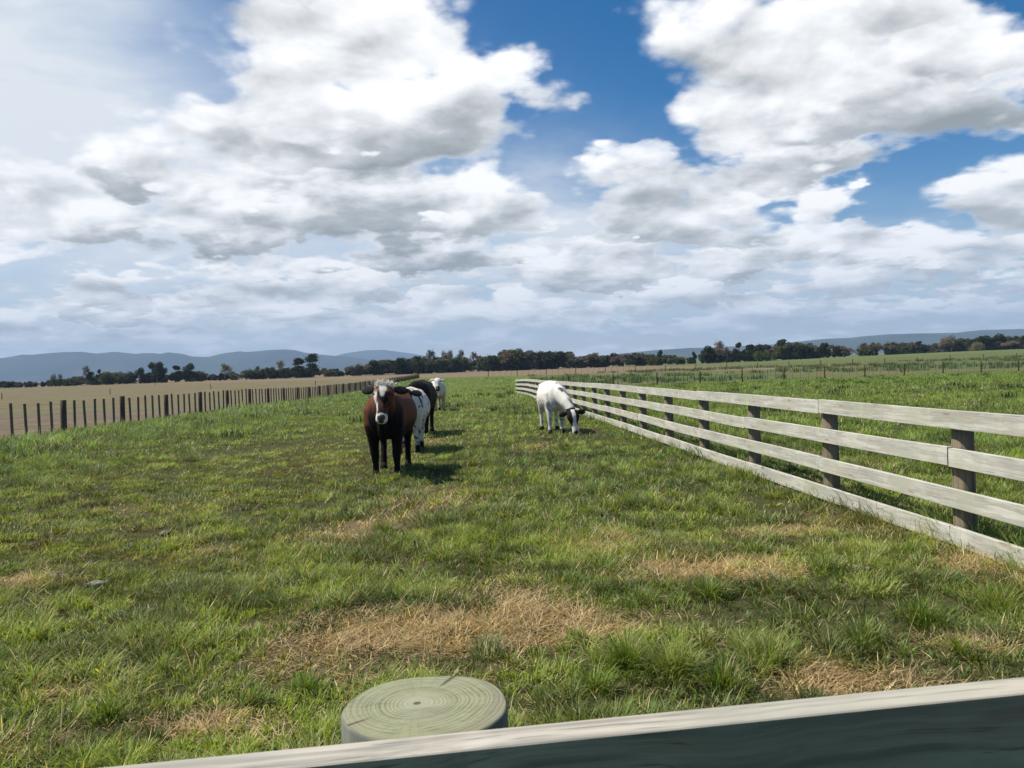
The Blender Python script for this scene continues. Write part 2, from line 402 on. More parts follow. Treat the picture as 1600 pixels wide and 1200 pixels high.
def lane_grass(n, y0, y1, wmul, segs, hmul=1.0, umax=.80):
    Y = np.sqrt(rng.uniform(y0 * y0, y1 * y1, n)); U_ = rng.uniform(-umax, umax, n); X = U_ * Y
    # clumping: pull blades toward tuft centres
    cs = .16 if y1 < 10 else .3
    qx = (np.floor(X / cs) + .5) * cs; qy = (np.floor(Y / cs) + .5) * cs
    hs = vnoise(qx * 37.1, qy * 29.7); hs2 = vnoise(qx * 23.1 + 9, qy * 41.7)
    ox = qx + (hs - .5) * cs * .9; oy = qy + (hs2 - .5) * cs * .9
    pull = rng.uniform(0, .7, n) * (hs > .35)
    X = X + (ox - X) * pull; Y = Y + (oy - Y) * pull
    keep = (X - left_line(Y) > rng.uniform(-.1, .3, n))
    keep &= (Y < 84) | (X < right_line(Y) + 5)
    keep &= (Y < 195 - .9 * X)
    keep &= ~((np.abs(X + .10) < .14) & (np.abs(Y - .97) < .15))
    dry, mud, yel = masks(X, Y)
    dens = .22 + .78 * sstep(fbm(X, Y, .26, 3, 31.), .30, .6)
    keep &= rng.random(n) < dens * (1 - .85 * mud) * (1 - .25 * dry)
    X, Y, dry, mud, yel, hs, ox, oy = [a[keep] for a in (X, Y, dry, mud, yel, hs, ox, oy)]; n = len(X)
    Z = ground_h(X, Y) - .03 * mud
    right = X > right_line(Y)
    band = np.exp(-((X - left_line(Y) - 3.0) / 2.8) ** 2); mound = sstep(fbm(X, Y, .9, 3, 13.), .42, .68) * band
    tus = sstep(fbm(X, Y, .55, 3, 14.), .42, .68)       # lush tussocks
    big = fbm(X, Y, 2.4, 3, 61.)
    L = (.040 + .095 * tus * (.5 + big) + .03 * rng.random(n)) * (.7 + .6 * rng.random(n))
    L = L * (1 + .9 * band + 1.6 * mound) * (1 - .45 * yel) * (1 - .35 * dry) * (1 + .5 * right)
    fence_edge = np.exp(-((X - right_line(Y)) / .25) ** 2)
    L = L * (1 + .8 * fence_edge) * hmul
    isdry = rng.random(n) < np.clip(dry * 1.05 - .12 * tus, .07, .90)
    lean = np.abs(rng.normal(.38, .25, n)) + .25 * tus
    lean = np.where(isdry, rng.uniform(.85, 1.5, n), lean)
    curl = np.abs(rng.normal(.8, .45, n)) + .2; curl = np.where(isdry, rng.normal(.1, .5, n), curl)
    L = np.where(isdry, np.minimum(L * 1.5, .19), L)
    az = np.arctan2(Y - oy, X - ox) + rng.normal(0, .7, n)
    az = np.where(rng.random(n) < .35, rng.uniform(0, 6.283, n), az)
    wid = (.0026 + .0022 * rng.random(n)) * wmul
    g1 = np.array([.120, .180, .030]); g2 = np.array([.260, .310, .068]); g3 = np.array([.060, .110, .028]); bl = np.array([.190, .240, .095])
    r = np.clip(rng.random(n) * .7 + fbm(X, Y, .9, 3, 71.) * .6 - .15, 0, 1)[:, None]
    col = g1 * (1 - r) + g2 * r
    t3 = (sstep(fbm(X, Y, 1.3, 3, 44.), .45, .75) * .75)[:, None]; col = col * (1 - t3) + g3 * t3
    bb = np.clip(band * 1.1, 0, .85)[:, None]; col = col * (1 - bb) + bl * bb * (.62 + .55 * mound[:, None])
    yy = (np.clip(yel, 0, 1) * rng.uniform(.2, .8, n))[:, None]; col = col * (1 - yy) + np.array([.25, .23, .045]) * yy
    ol = (sstep(fbm(X, Y, .8, 3, 101.), .48, .66) * np.clip(yel * 1.6, 0, .8) * (rng.random(n) < .75))[:, None]; col = col * (1 - ol) + np.array([.13, .10, .035]) * ol
    wh_ = (sstep(fbm(X, Y, 1.1, 3, 151.), .45, .7) * (rng.random(n) < .5) * .5)[:, None]; col = col * (1 - wh_) + np.array([.24, .24, .11]) * wh_
    olive = (rng.random(n) < .16)[:, None]; col = np.where(olive, col * .45 + np.array([.21, .19, .06]) * .55, col)
    st = rng.random(n)[:, None]
    straw = np.array([.26, .17, .075]) * (1 - st) + np.array([.74, .58, .32]) * st
    col = np.where(isdry[:, None], straw, col)
    mac = .50 + .92 * sstep(fbm(X, Y, .33, 3, 91.), .28, .72) * (.6 + .8 * big)
    mac = mac + (1.0 - mac) * .45 * sstep(Y, 12, 40)
    col = col * (rng.uniform(.7, 1.3, n) * np.where(isdry, .9 + .2 * mac, mac))[:, None]
    far_ = sstep(Y, 5, 14)[:, None]; tone_ = np.array([1.10, 1.08, .98]) * (1 - far_) + np.array([1.04, 1.14, 1.05]) * far_
    col = np.where(isdry[:, None], col, col * tone_)
    return blades(X, Y, Z, L, wid, lean, az, curl, segs, col)

parts = [lane_grass(175000, .35, 3.6, 1.0, 4, 1.0, 1.1), lane_grass(290000, 3.4, 8, 1.35, 3, 1.0, 1.0), lane_grass(260000, 7.8, 17, 2.4, 2),
         lane_grass(250000, 16.5, 36, 4.2, 2), lane_grass(200000, 35, 86, 9, 2, 1.15), lane_grass(70000, 84, 190, 22, 2, 1.3, .5)]
# single lush tussocks and pale stalks in the foreground
def tussock(px, py, rad, n, L0, col, leanm=.5):
    p = gpt(px, py)
    n = int(n * 1.15); a = rng.uniform(0, 6.283, n); r = rad * np.abs(rng.normal(.45, .38, n)); b0 = rng.uniform(0, 6.28)
    r = r * (1 + .45 * np.sin(2 * a + b0) + .25 * np.sin(3 * a + 2 * b0))
    X = p.x + np.cos(a) * r; Y = p.y + np.sin(a) * r; Z = ground_h(X, Y)
    L = L0 * rng.uniform(.3, 1.15, n) * np.clip(1.2 - .5 * r / rad, .35, 1.2)
    c_ = np.array(col)[None] * rng.uniform(.45, 1.45, n)[:, None]
    dd = rng.random(n) < .14; c_ = np.where(dd[:, None], np.array([.42, .34, .18])[None] * rng.uniform(.6, 1.2, n)[:, None], c_)
    a = np.where(rng.random(n) < .45, b0 + rng.normal(0, .8, n), a)
    return blades(X, Y, Z, L, .0028 + .0022 * rng.random(n), np.abs(rng.normal(leanm * .6, .2, n)) + r / rad * .4, a + rng.normal(0, .5, n), np.abs(rng.normal(.9, .4, n)), 4, c_)
TG = (.140, .210, .028); TG2 = (.22, .28, .050); TB = (.130, .18, .055)
for (px, py, rad, n, L0, cc) in [(1105, 940, .13, 420, .20, TG), (1000, 950, .14, 300, .17, TG), (980, 1050, .16, 600, .21, TG), (1050, 1060, .17, 600, .22, TG2), (930, 1090, .10, 300, .17, TG), (1130, 1080, .16, 500, .19, TG),
                                 (1200, 1040, .16, 500, .20, TG2), (1350, 1010, .14, 400, .18, TG), (1440, 980, .2, 500, .20, TG), (1560, 960, .2, 500, .20, TG2), (1180, 870, .15, 350, .16, TG), (1290, 900, .16, 350, .17, TG),
                                 (480, 1080, .08, 260, .14, TG), (390, 1100, .07, 200, .13, TG), (430, 950, .12, 260, .16, TB), (370, 950, .1, 200, .17, TB), (690, 820, .25, 500, .17, TB), (760, 830, .25, 500, .17, TB), (600, 830, .2, 300, .15, TG),
                                 (1000, 790, .3, 500, .18, TB), (1120, 800, .25, 400, .18, TB), (560, 930, .1, 200, .12, TB), (250, 1050, .1, 250, .13, TG2), (60, 1000, .12, 250, .12, TG2), (170, 1120, .1, 250, .13, TG), (1500, 1030, .12, 250, .15, TG2),
                                 (1420, 870, .2, 350, .17, TG), (900, 1000, .08, 200, .11, TG), (840, 870, .2, 300, .14, TB), (140, 740, .5, 500, .3, TB), (40, 760, .5, 500, .3, TB), (300, 720, .5, 400, .3, TB), (640, 850, .2, 300, .14, TB)]:
    parts.append(tussock(px, py, rad, n, L0, cc))
rt2 = random.Random(31)
for k_ in range(420):
    y_ = math.sqrt(rt2.uniform(1.3 ** 2, 13 ** 2)); x_ = rt2.uniform(-.75, .75) * y_
    d_, m_, ye = masks(np.array([x_]), np.array([y_]))
    if d_[0] > .35 or m_[0] > .3 or x_ < left_line(y_) + .4 or (abs(x_ + .1) < .25 and abs(y_ - .97) < .25): continue
    n = int(rt2.uniform(60, 230)); rad = rt2.uniform(.05, .16) * (1 + y_ * .05); L0 = rt2.uniform(.08, .17) * (1 - .4 * ye[0])
    base = [TG, TG2, TB, (.20, .24, .06), (.09, .14, .035)][rt2.randrange(5)]
    a = rng.uniform(0, 6.283, n); r = rad * np.sqrt(rng.random(n)); X = x_ + np.cos(a) * r * rt2.uniform(.7, 1.6); Y = y_ + np.sin(a) * r
    dead = rng.random(n) < .18
    cc = np.array(base)[None] * rng.uniform(.65, 1.4, n)[:, None]; cc = np.where(dead[:, None], np.array([.46, .37, .2])[None], cc)
    bias = rt2.uniform(0, 6.28)
    az_ = a + rng.normal(0, .6, n); az_ = np.where(rng.random(n) < .5, bias + rng.normal(0, .5, n), az_)
    parts.append(blades(X, Y, ground_h(X, Y), L0 * rng.uniform(.4, 1.25, n), (.0026 + .002 * rng.random(n)) * (1 + .12 * y_), np.abs(rng.normal(.3, .25, n)) + r / rad * .35, az_, np.abs(rng.normal(.9, .5, n)), 3, cc))
# dead thatch lying on the bare patches
n = 420000
Y = np.sqrt(rng.uniform(1.1, 7.5 ** 2, n)); X = rng.uniform(-.8, .8, n) * Y
d_, m_, _y = masks(X, Y); k = (rng.random(n) < (d_ - .25) * .8 * (1 - .6 * m_)) & ~((np.abs(X + .1) < .14) & (np.abs(Y - .97) < .15)); X, Y = X[k], Y[k]; n = len(X); print('thatch', n)
st = rng.random(n)[:, None] ** 1.3
fl = fbm(X, Y, .25, 2, 301.) * 12
parts.append(blades(X, Y, ground_h(X, Y) + rng.uniform(0, .02, n), rng.uniform(.05, .16, n), (.0022 + .0014 * rng.random(n)) * (1 + .1 * Y), rng.uniform(1.15, 1.6, n), fl + rng.normal(0, .8, n), rng.normal(.05, .35, n), 3,
                    np.array([.22, .145, .065]) * (1 - st) + np.array([.72, .56, .30]) * st))
# small broad leaves (clover, dock) between the blades
n = 26000
Y = np.sqrt(rng.uniform(1.1, 12 ** 2, n)); X = rng.uniform(-.8, .8, n) * Y
k = (X > left_line(Y) + .3) & (fbm(X, Y, .5, 3, 201.) > .5) & ~((np.abs(X + .1) < .14) & (np.abs(Y - .97) < .15)); X, Y = X[k], Y[k]; n = len(X)
parts.append(blades(X, Y, ground_h(X, Y) + .01, rng.uniform(.02, .055, n), rng.uniform(.008, .016, n), rng.uniform(.5, 1.3, n), rng.uniform(0, 6.28, n), rng.uniform(.2, .8, n), 2,
                    np.array([.095, .16, .035])[None] * rng.uniform(.5, 1.4, n)[:, None]))
# pale dead stems standing proud
n = 900
Y = np.sqrt(rng.uniform(1.4, 14 * 14, n)); X = rng.uniform(-.8, .8, n) * Y
k = (X > left_line(Y)); X, Y = X[k], Y[k]; n = len(X)
parts.append(blades(X, Y, ground_h(X, Y), rng.uniform(.10, .24, n), np.full(n, .0022) + .0004 * Y, rng.uniform(.1, 1.2, n), rng.uniform(0, 6.28, n), rng.uniform(.1, .6, n), 3,
                    np.array([.42, .36, .20])[None] * rng.uniform(.6, 1.2, n)[:, None]))
# rushes: dark clumps in the paddock beyond the far fence
nc = 900
cy_ = np.sqrt(rng.uniform(88 ** 2, 210 ** 2, nc)); cx_ = rng.uniform(.02, .85, nc) * cy_
kk = fbm(cx_, cy_, 18, 2, 3.) > .45; cx_, cy_ = cx_[kk], cy_[kk]; per = 22
X = np.repeat(cx_, per) + rng.normal(0, .5, len(cx_) * per); Y = np.repeat(cy_, per) + rng.normal(0, .5, len(cx_) * per); n = len(X)
parts.append(blades(X, Y, ground_h(X, Y), rng.uniform(.3, .75, n), np.full(n, .10), np.abs(rng.normal(.2, .2, n)), rng.uniform(0, 6.28, n), rng.uniform(.1, .5, n), 2,
                    np.array([.09, .12, .045])[None] * rng.uniform(.6, 1.6, n)[:, None]))
# thistly dark tufts in the lane and by the batten fence
nc = 170
cy_ = np.sqrt(rng.uniform(22 ** 2, 85 ** 2, nc)); cx_ = rng.uniform(-.5, .8, nc) * cy_
kk = (cx_ > left_line(cy_) + .4); cx_, cy_ = cx_[kk], cy_[kk]; per = 40
X = np.repeat(cx_, per) + rng.normal(0, .22, len(cx_) * per); Y = np.repeat(cy_, per) + rng.normal(0, .22, len(cx_) * per); n = len(X)
parts.append(blades(X, Y, ground_h(X, Y), rng.uniform(.12, .34, n), np.full(n, .035), np.abs(rng.normal(.3, .25, n)), rng.uniform(0, 6.28, n), rng.uniform(.1, .7, n), 2,
                    np.array([.045, .075, .025])[None] * rng.uniform(.6, 1.5, n)[:, None]))
V_, Q_, T_, C_ = [], [], [], []; off = 0
for v, q, t, c_ in parts:
    V_.append(v); Q_.append(q + off); T_.append(t + off); C_.append(c_); off += len(v)
grme = mesh_np('grass', np.concatenate(V_), np.concatenate(T_), np.concatenate(Q_))
set_color(grme, 'tint', np.concatenate(C_))
print('grass verts', off)
grm, N = material('grass_blades')
ccol_ = N.attr('tint')
df = N.n('ShaderNodeBsdfPrincipled'); N.put(df.inputs['Base Color'], ccol_); df.inputs['Roughness'].default_value = .55; df.inputs['Specular IOR Level'].default_value = .35
tl = N.n('ShaderNodeBsdfTranslucent'); N.put(tl.inputs[0], N.mix(1.0, ccol_, (1.35, 1.35, .6), 'MULTIPLY'))
mx = N.n('ShaderNodeMixShader'); mx.inputs[0].default_value = .38
N.t.links.new(df.outputs[0], mx.inputs[1]); N.t.links.new(tl.outputs[0], mx.inputs[2]); N.out(mx.outputs[0])
grass = tag(link('grass', grme, grm), 'green pasture grass with straw coloured dry patches covering the lane', 'grass', kind='stuff')

exec_stage = 'structures'
# ------------------------------------------------------------------ wood materials
def wood_mat(name, light, dark, green=None, knots=True, rough=.8, gscale=1.0):
    m_, N = material(name)
    tcn = N.n('ShaderNodeTexCoord').outputs['Object']; rnd = N.n('ShaderNodeObjectInfo').outputs['Random']
    x, y, z = N.xyz(tcn)
    p = N.vec(N.add(x, N.mul(rnd, 31)), y, z)
    warp = N.noise(p, 1.6, 3, .5)
    grain = N.noise(N.vec(N.mul(x, .9 * gscale), N.mul(N.add(y, N.mul(warp, .06)), 42), N.mul(N.add(z, N.mul(warp, .10)), 38)), 1.0, 5, .65)
    split = N.noise(N.vec(N.mul(x, 1.3), N.mul(N.add(y, N.mul(warp, .06)), 130), N.mul(N.add(z, N.mul(warp, .10)), 110)), 1.0, 3, .6)
    blot = N.noise(p, 2.2, 4, .6)
    c_ = N.mix(N.step(grain, .40, .64), light, dark)
    c_ = N.mix(N.mul(N.step(blot, .45, .75), .55), c_, tuple(v * .72 for v in light))
    tone = N.mix(rnd, tuple(min(1, v * 1.10) for v in light), tuple(v * f for v, f in zip(light, (.86, .86, .82))))
    c_ = N.mix(.25, c_, tone)
    blu = N.noise(N.vec(N.mul(N.add(x, N.mul(rnd, 5)), 1.6), N.mul(y, 6), N.mul(z, 6)), 1.7, 4, .65)
    c_ = N.mix(N.mul(N.step(blu, .48, .66), .6), c_, tuple(v * f for v, f in zip(light, (.60, .62, .64))))
    pnk = N.noise(N.vec(N.add(x, N.mul(rnd, 13)), N.mul(y, 9), N.mul(z, 7)), 2.6, 4, .6)
    c_ = N.mix(N.mul(N.step(pnk, .55, .68), .5), c_, tuple(v * f for v, f in zip(light, (.86, .72, .62))))
    rib = N.noise(N.vec(N.mul(N.add(x, N.mul(rnd, 9)), 3.1), 0.2, N.mul(z, 1.5)), 1.3, 4, .6)
    c_ = N.mix(N.mul(N.step(rib, .50, .72), .45), c_, tuple(v * f for v, f in zip(light, (.66, .64, .66))))
    c_ = N.mix(N.mul(N.step(rib, .46, .30), .35), c_, tuple(min(1, v * 1.12) for v in light))
    c_ = N.mix(N.mul(N.step(split, .60, .68), .55), c_, tuple(v * .45 for v in dark))
    if green: c_ = N.mix(N.mul(N.step(N.noise(p, 1.1, 3, .5), .42, .7), .6), c_, green)
    if knots:
        kvn = N.n('ShaderNodeTexVoronoi', voronoi_dimensions='2D'); N.put(kvn.inputs['Vector'], N.vec(N.add(N.mul(N.add(x, N.mul(rnd, 17)), .95), N.mul(warp, .12)), N.add(N.mul(z, 6), N.add(N.mul(rnd, 7), N.mul(y, 2))), 0)); kvn.inputs['Scale'].default_value = 1.0; kv = kvn.outputs[0]
        c_ = N.mix(N.mul(N.step(kv, .07, .03), .55), c_, (.16, .11, .07))
        c_ = N.mix(N.mul(N.step(kv, .30, .08), .22), c_, (.30, .24, .17))
    st = N.noise(N.vec(N.mul(x, 9), N.mul(y, .5), N.mul(z, .5)), 1, 3, .5)
    c_ = N.mix(N.mul(N.step(st, .62, .75), .25), c_, tuple(v * .55 for v in light))
    N.out(N.pbr(c_, rough, N.bump(grain, .35, .004), .25))
    return m_
M_board = wood_mat('sawn_board', (.57, .545, .455), (.27, .26, .215), (.40, .41, .28))
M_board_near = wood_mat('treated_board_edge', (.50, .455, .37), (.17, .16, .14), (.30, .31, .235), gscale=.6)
M_board_face_shade = wood_mat('shade_toned_board_face', (.34, .34, .215), (.085, .085, .057), (.17, .20, .12), True, .9, .5)  # green-grey timber, darkened in colour to stand for shade on the sides
M_batten = wood_mat('grey_batten', (.17, .140, .105), (.09, .075, .056), None, False)
M_batten_pale = wood_mat('pale_batten', (.36, .34, .28), (.28, .26, .20), None, False)
def post_mat(name, side_a, side_b):
    m_, N = material(name)
    tcn = N.n('ShaderNodeTexCoord').outputs['Object']; x, y, z = N.xyz(tcn)
    g_ = N.noise(N.vec(N.mul(x, 40), N.mul(y, 40), N.mul(z, 1.2)), 1, 5, .6)
    b_ = N.noise(tcn, 5, 4, .6)
    c_ = N.mix(N.step(g_, .3, .7), side_a, side_b)
    c_ = N.mix(N.mul(N.step(b_, .45, .7), .45), c_, tuple(v * .6 for v in side_b))
    N.out(N.pbr(c_, .85, N.bump(g_, .5, .004), .2))
    return m_
M_post = post_mat('round_post', (.27, .215, .14), (.13, .10, .065))
M_post_dark = post_mat('dark_post', (.115, .092, .068), (.06, .048, .035))
M_post_near = post_mat('near_post_side', (.20, .21, .16), (.12, .13, .10))
mw, N = material('wire'); N.out(N.pbr((.22, .21, .20), .45, None, .5)); mw.node_tree.nodes['Principled BSDF'].inputs['Metallic'].default_value = .7
M_wire = mw
# end grain of the near post: growth rings, cracks, a pith
me_, N = material('end_grain')
tcn = N.n('ShaderNodeTexCoord').outputs['Object']; x, y, z = N.xyz(tcn)
wob = N.noise(tcn, 9, 3, .5, out=1); wxx, wyy, _z = N.xyz(wob)
xx = N.add(N.sub(x, -.012), N.mul(N.sub(wxx, .5), .012)); yy = N.add(N.sub(y, .012), N.mul(N.sub(wyy, .5), .012))
rr = N.m('SQRT', N.add(N.m('POWER', xx, 2), N.m('POWER', yy, 2)))
rn = N.add(N.m('POWER', N.mul(rr, 10), .8), N.mul(N.noise(tcn, 11, 3, .6), .10))
ring = N.m('SINE', N.mul(N.add(rn, N.mul(N.noise(None, 6, 2, .5, dims='1D', w=rn), .12)), 120))
rv = N.lin(ring, -1, 1)
th = N.m('ARCTAN2', yy, xx)
rad = N.noise(N.vec(N.mul(th, 9), N.mul(rr, 4), 0), 2.2, 5, .7)
saw = N.noise(N.vec(N.mul(N.add(x, N.mul(y, .5)), 10), N.mul(N.sub(y, N.mul(x, .5)), 260), 0), 1, 3, .6)
bl_ = N.noise(tcn, 14, 5, .6)
c_ = N.mix(N.mul(N.step(rv, .35, 1.0), N.step(N.noise(tcn, 16, 4, .65), .36, .62)), (.255, .255, .140), (.125, .125, .066))
c_ = N.mix(N.mul(N.step(bl_, .4, .7), .5), c_, (.30, .30, .19))
c_ = N.mix(N.mul(N.step(N.add(rr, N.mul(bl_, .04)), .065, .03), .6), c_, (.34, .33, .23))
c_ = N.mix(N.mul(N.step(N.noise(N.vec(N.mul(x, 5), N.mul(y, 14), 0), 2.2, 4, .6), .48, .72), .5), c_, (.12, .125, .085))
amp = N.noise(None, 13, 2, .5, dims='1D', w=rn)
c_ = N.mix(N.mul(N.step(amp, .52, .7), .5), c_, (.105, .12, .075))
c_ = N.mix(N.mul(N.step(N.noise(N.vec(N.mul(x, 6), N.mul(y, 6), 4.), 3., 5, .65), .5, .62), .45), c_, (.24, .22, .145))
c_ = N.mix(N.mul(N.step(rad, .5, .7), .45), c_, (.11, .13, .08))
c_ = N.mix(N.mul(N.step(saw, .45, .75), .35), c_, (.36, .38, .28))
c_ = N.mix(N.mul(N.step(rr, .088, .102), .6), c_, (.20, .18, .12))
crack = N.m('MAXIMUM', N.mul(N.step(N.m('ABSOLUTE', N.m('SUBTRACT', th, 1.1)), .05, .015), N.step(rr, .045, .07)),
            N.mul(N.step(N.m('ABSOLUTE', N.m('SUBTRACT', th, -2.5)), .04, .01), N.step(rr, .055, .08)))
crack = N.m('MAXIMUM', crack, N.step(N.m('ADD', rr, N.mul(rad, .006)), .0085, .006))
c_ = N.mix(N.mul(crack, .8), c_, (.045, .04, .025))
N.out(N.pbr(c_, .8, N.bump(N.add(N.add(rv, N.mul(saw, .6)), N.mul(crack, -3)), .35, .0012), .2))
M_end = me_

# ------------------------------------------------------------------ fences
def tube_mesh(name, r0_, r1_, h, seg=14, bev=.006, wob=0.004, seed=0, z0=0.0):
    rs = np.random.default_rng(seed); bm = bmesh.new()
    zs = [z0, z0 + (h - z0) * .35, z0 + (h - z0) * .7, h - bev, h]
    rings = []
    ph = rs.uniform(0, 6.28, 3)
    for i, z in enumerate(zs):
        t = (z - z0) / (h - z0); r = r0_ * (1 - t) + r1_ * t - (bev if i == 4 else 0)
        rings.append([bm.verts.new((math.cos(a) * (r + wob * math.sin(3 * a + ph[0]) + wob * .6 * math.sin(5 * a + ph[1])),
                                    math.sin(a) * (r + wob * math.sin(3 * a + ph[0]) + wob * .6 * math.sin(5 * a + ph[1])), z)) for a in [2 * math.pi * k_ / seg for k_ in range(seg)]])
    for a, b in zip(rings[:-1], rings[1:]):
        for k_ in range(seg): bm.faces.new((a[k_], a[(k_ + 1) % seg], b[(k_ + 1) % seg], b[k_])).smooth = True
    top = bm.faces.new(rings[-1]); bm.faces.new(rings[0][::-1]); top.material_index = 0
    me = bpy.data.meshes.new(name); bm.to_mesh(me); bm.free(); return me
def board_mesh(name, L, T, Hh, bev=.002, seed=0, bow=.004, segs=8):
    """board along X from 0..L, thickness along Y, height along Z centred"""
    rs = np.random.default_rng(seed); bm = bmesh.new(); rows = []
    p1, p2 = rs.uniform(0, 6.28, 2)
    for i in range(segs + 1):
        x_ = L * i / segs; dy_ = bow * math.sin(x_ * 1.3 + p1); dz_ = bow * .8 * math.sin(x_ * 1.1 + p2)
        ring = []
        for (sy, sz) in ((-1, -1), (1, -1), (1, 1), (-1, 1)):
            for (by, bz) in (((0, bev), (bev, 0)) if sy * sz > 0 else ((bev, 0), (0, bev))):
                ring.append(bm.verts.new((x_, dy_ + sy * (T / 2 - by), dz_ + sz * (Hh / 2 - bz))))
        rows.append(ring)
    n_ = 8
    for a, b in zip(rows[:-1], rows[1:]):
        for k_ in range(n_): bm.faces.new((a[k_], a[(k_ + 1) % n_], b[(k_ + 1) % n_], b[k_]))
    bm.faces.new(rows[0][::-1]); bm.faces.new(rows[-1])
    bmesh.ops.recalc_face_normals(bm, faces=bm.faces)
    me = bpy.data.meshes.new(name); bm.to_mesh(me); bm.free(); return me
def place_between(o, a, b):
    d = (b - a); o.rotation_mode = 'QUATERNION'
    z_ = Vector((0, 0, 1)); x_ = d.normalized(); y_ = z_.cross(x_).normalized(); z2 = x_.cross(y_)
    o.rotation_quaternion = Matrix((x_, y_, z2)).transposed().to_quaternion(); o.location = a

# --- board fence on the right
bf = empty('board_fence', (right_line(3), 3, 0))
tag(bf, 'pale four rail timber fence with round posts running down the right side', 'fence')
bo = Vector(bf.location)
posts_y = [6.5 - 2.4 * 2 + 2.4 * i for i in range(28)]
pm = [tube_mesh('fence_post', .088, .082, 1.12, 18, seed=i, z0=-.3) for i in range(5)]
gh = lambda x_, y_: float(base_h(x_, y_))
hook = {}
for i, y_ in enumerate(posts_y):
    x_ = right_line(y_) + .115
    o = link('post', pm[i % 5], M_post, bf); o.location = Vector((x_, y_, gh(x_, y_) + 0.0)) - bo; o.rotation_euler = (R(random.uniform(-.6, .6)), R(random.uniform(-.6, .6)), random.uniform(0, 6))
rail_top = 1.15; RH = .150; gap = (1.105 - 4 * RH) / 3
jit = random.Random(5)
for j in range(4):
    zc_ = rail_top - RH / 2 - j * (RH + gap)
    st_i = 0 if j in (1, 3) else -1
    i = st_i
    while i < len(posts_y) - 1:
        i0 = max(i, 0); i1 = min(i + 2, len(posts_y) - 1)
        y_a, y_b = posts_y[i0], posts_y[i1]
        xa, xb = right_line(y_a), right_line(y_b)
        ja, jb = jit.uniform(-.006, .006), jit.uniform(-.006, .006)
        a = Vector((xa, y_a + .003, gh(xa, y_a) + zc_ + ja)); b = Vector((xb, y_b - .003, gh(xb, y_b) + zc_ + jb))
        L_ = (b - a).length
        o = link('rail', board_mesh('rail', L_, .046, RH, seed=i * 7 + j + 20), M_board, bf); place_between(o, a - bo, b - bo)
        i += 2
# --- near fence the photographer stands behind
Zr = CAM.z - .40; Zp = CAM.z - .415
A_ = at_height(1600, 1057, Zr); B_ = at_height(500, 1165, Zr)
dirn = (A_ - B_).normalized(); nrm = Vector((dirn.y, -dirn.x, 0))   # towards the camera
pc = at_height(665, 1104, Zp)
nf = empty('near_fence', (pc.x, pc.y, 0)); tag(nf, 'closest timber fence, one thick rail and a round sawn off post at the bottom', 'fence')
T_r = .043
aa = B_ - dirn * 2.2 + nrm * (T_r / 2)
for j in range(4):
    zz = Zr - .075 - j * (.15 + .17)
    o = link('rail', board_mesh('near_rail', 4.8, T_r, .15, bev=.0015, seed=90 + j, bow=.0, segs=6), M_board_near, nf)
    o.data.materials.append(M_board_face_shade)
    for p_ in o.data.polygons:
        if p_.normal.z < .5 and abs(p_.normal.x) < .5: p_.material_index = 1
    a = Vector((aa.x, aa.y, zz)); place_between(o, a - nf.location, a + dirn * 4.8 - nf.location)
# near post with its own end grain
pme = tube_mesh('near_post', .108, .1015, Zp, 64, bev=.0025, wob=.0024, seed=4, z0=-.3)
pme.materials.append(M_post_near); pme.materials.append(M_end)
for p_ in pme.polygons:
    if p_.normal.z > .9: p_.material_index = 1
po = link('post', pme, None, nf)
# object origin on the top so the rings centre there
for v in pme.vertices: v.co.z -= Zp
po.location = (0, 0, Zp)

# --- wire and batten fences
def wire_part(pts, zs, r, parent, name='wire'):
    verts, q = [], []
    for z_ in zs:
        base = len(verts)
        for p_ in pts:
            for (a_, b_) in ((-1, -1), (1, -1), (0, 1)): verts.append((p_.x + a_ * r, p_.y, p_.z + z_ + b_ * r))
        for k_ in range(len(pts) - 1):
            for e in range(3):
                i0 = base + k_ * 3 + e; i1 = base + k_ * 3 + (e + 1) % 3; q.append((i0, i1, i1 + 3, i0 + 3))
    return link(name, mesh_np('wire', verts, quads=q), M_wire, parent)
def box_np(cx, cy, z0, w, d, h, tilt=0.):
    s_x = np.array([-1, 1, 1, -1, -1, 1, 1, -1]) * w / 2; s_y = np.array([-1, -1, 1, 1, -1, -1, 1, 1]) * d / 2; s_z = np.array([0] * 4 + [1] * 4) * h
    return np.stack([cx + s_x + tilt * s_z, cy + s_y, z0 + s_z], -1)
BQ = np.array([(0, 3, 2, 1), (4, 5, 6, 7), (0, 1, 5, 4), (1, 2, 6, 5), (2, 3, 7, 6), (3, 0, 4, 7)])
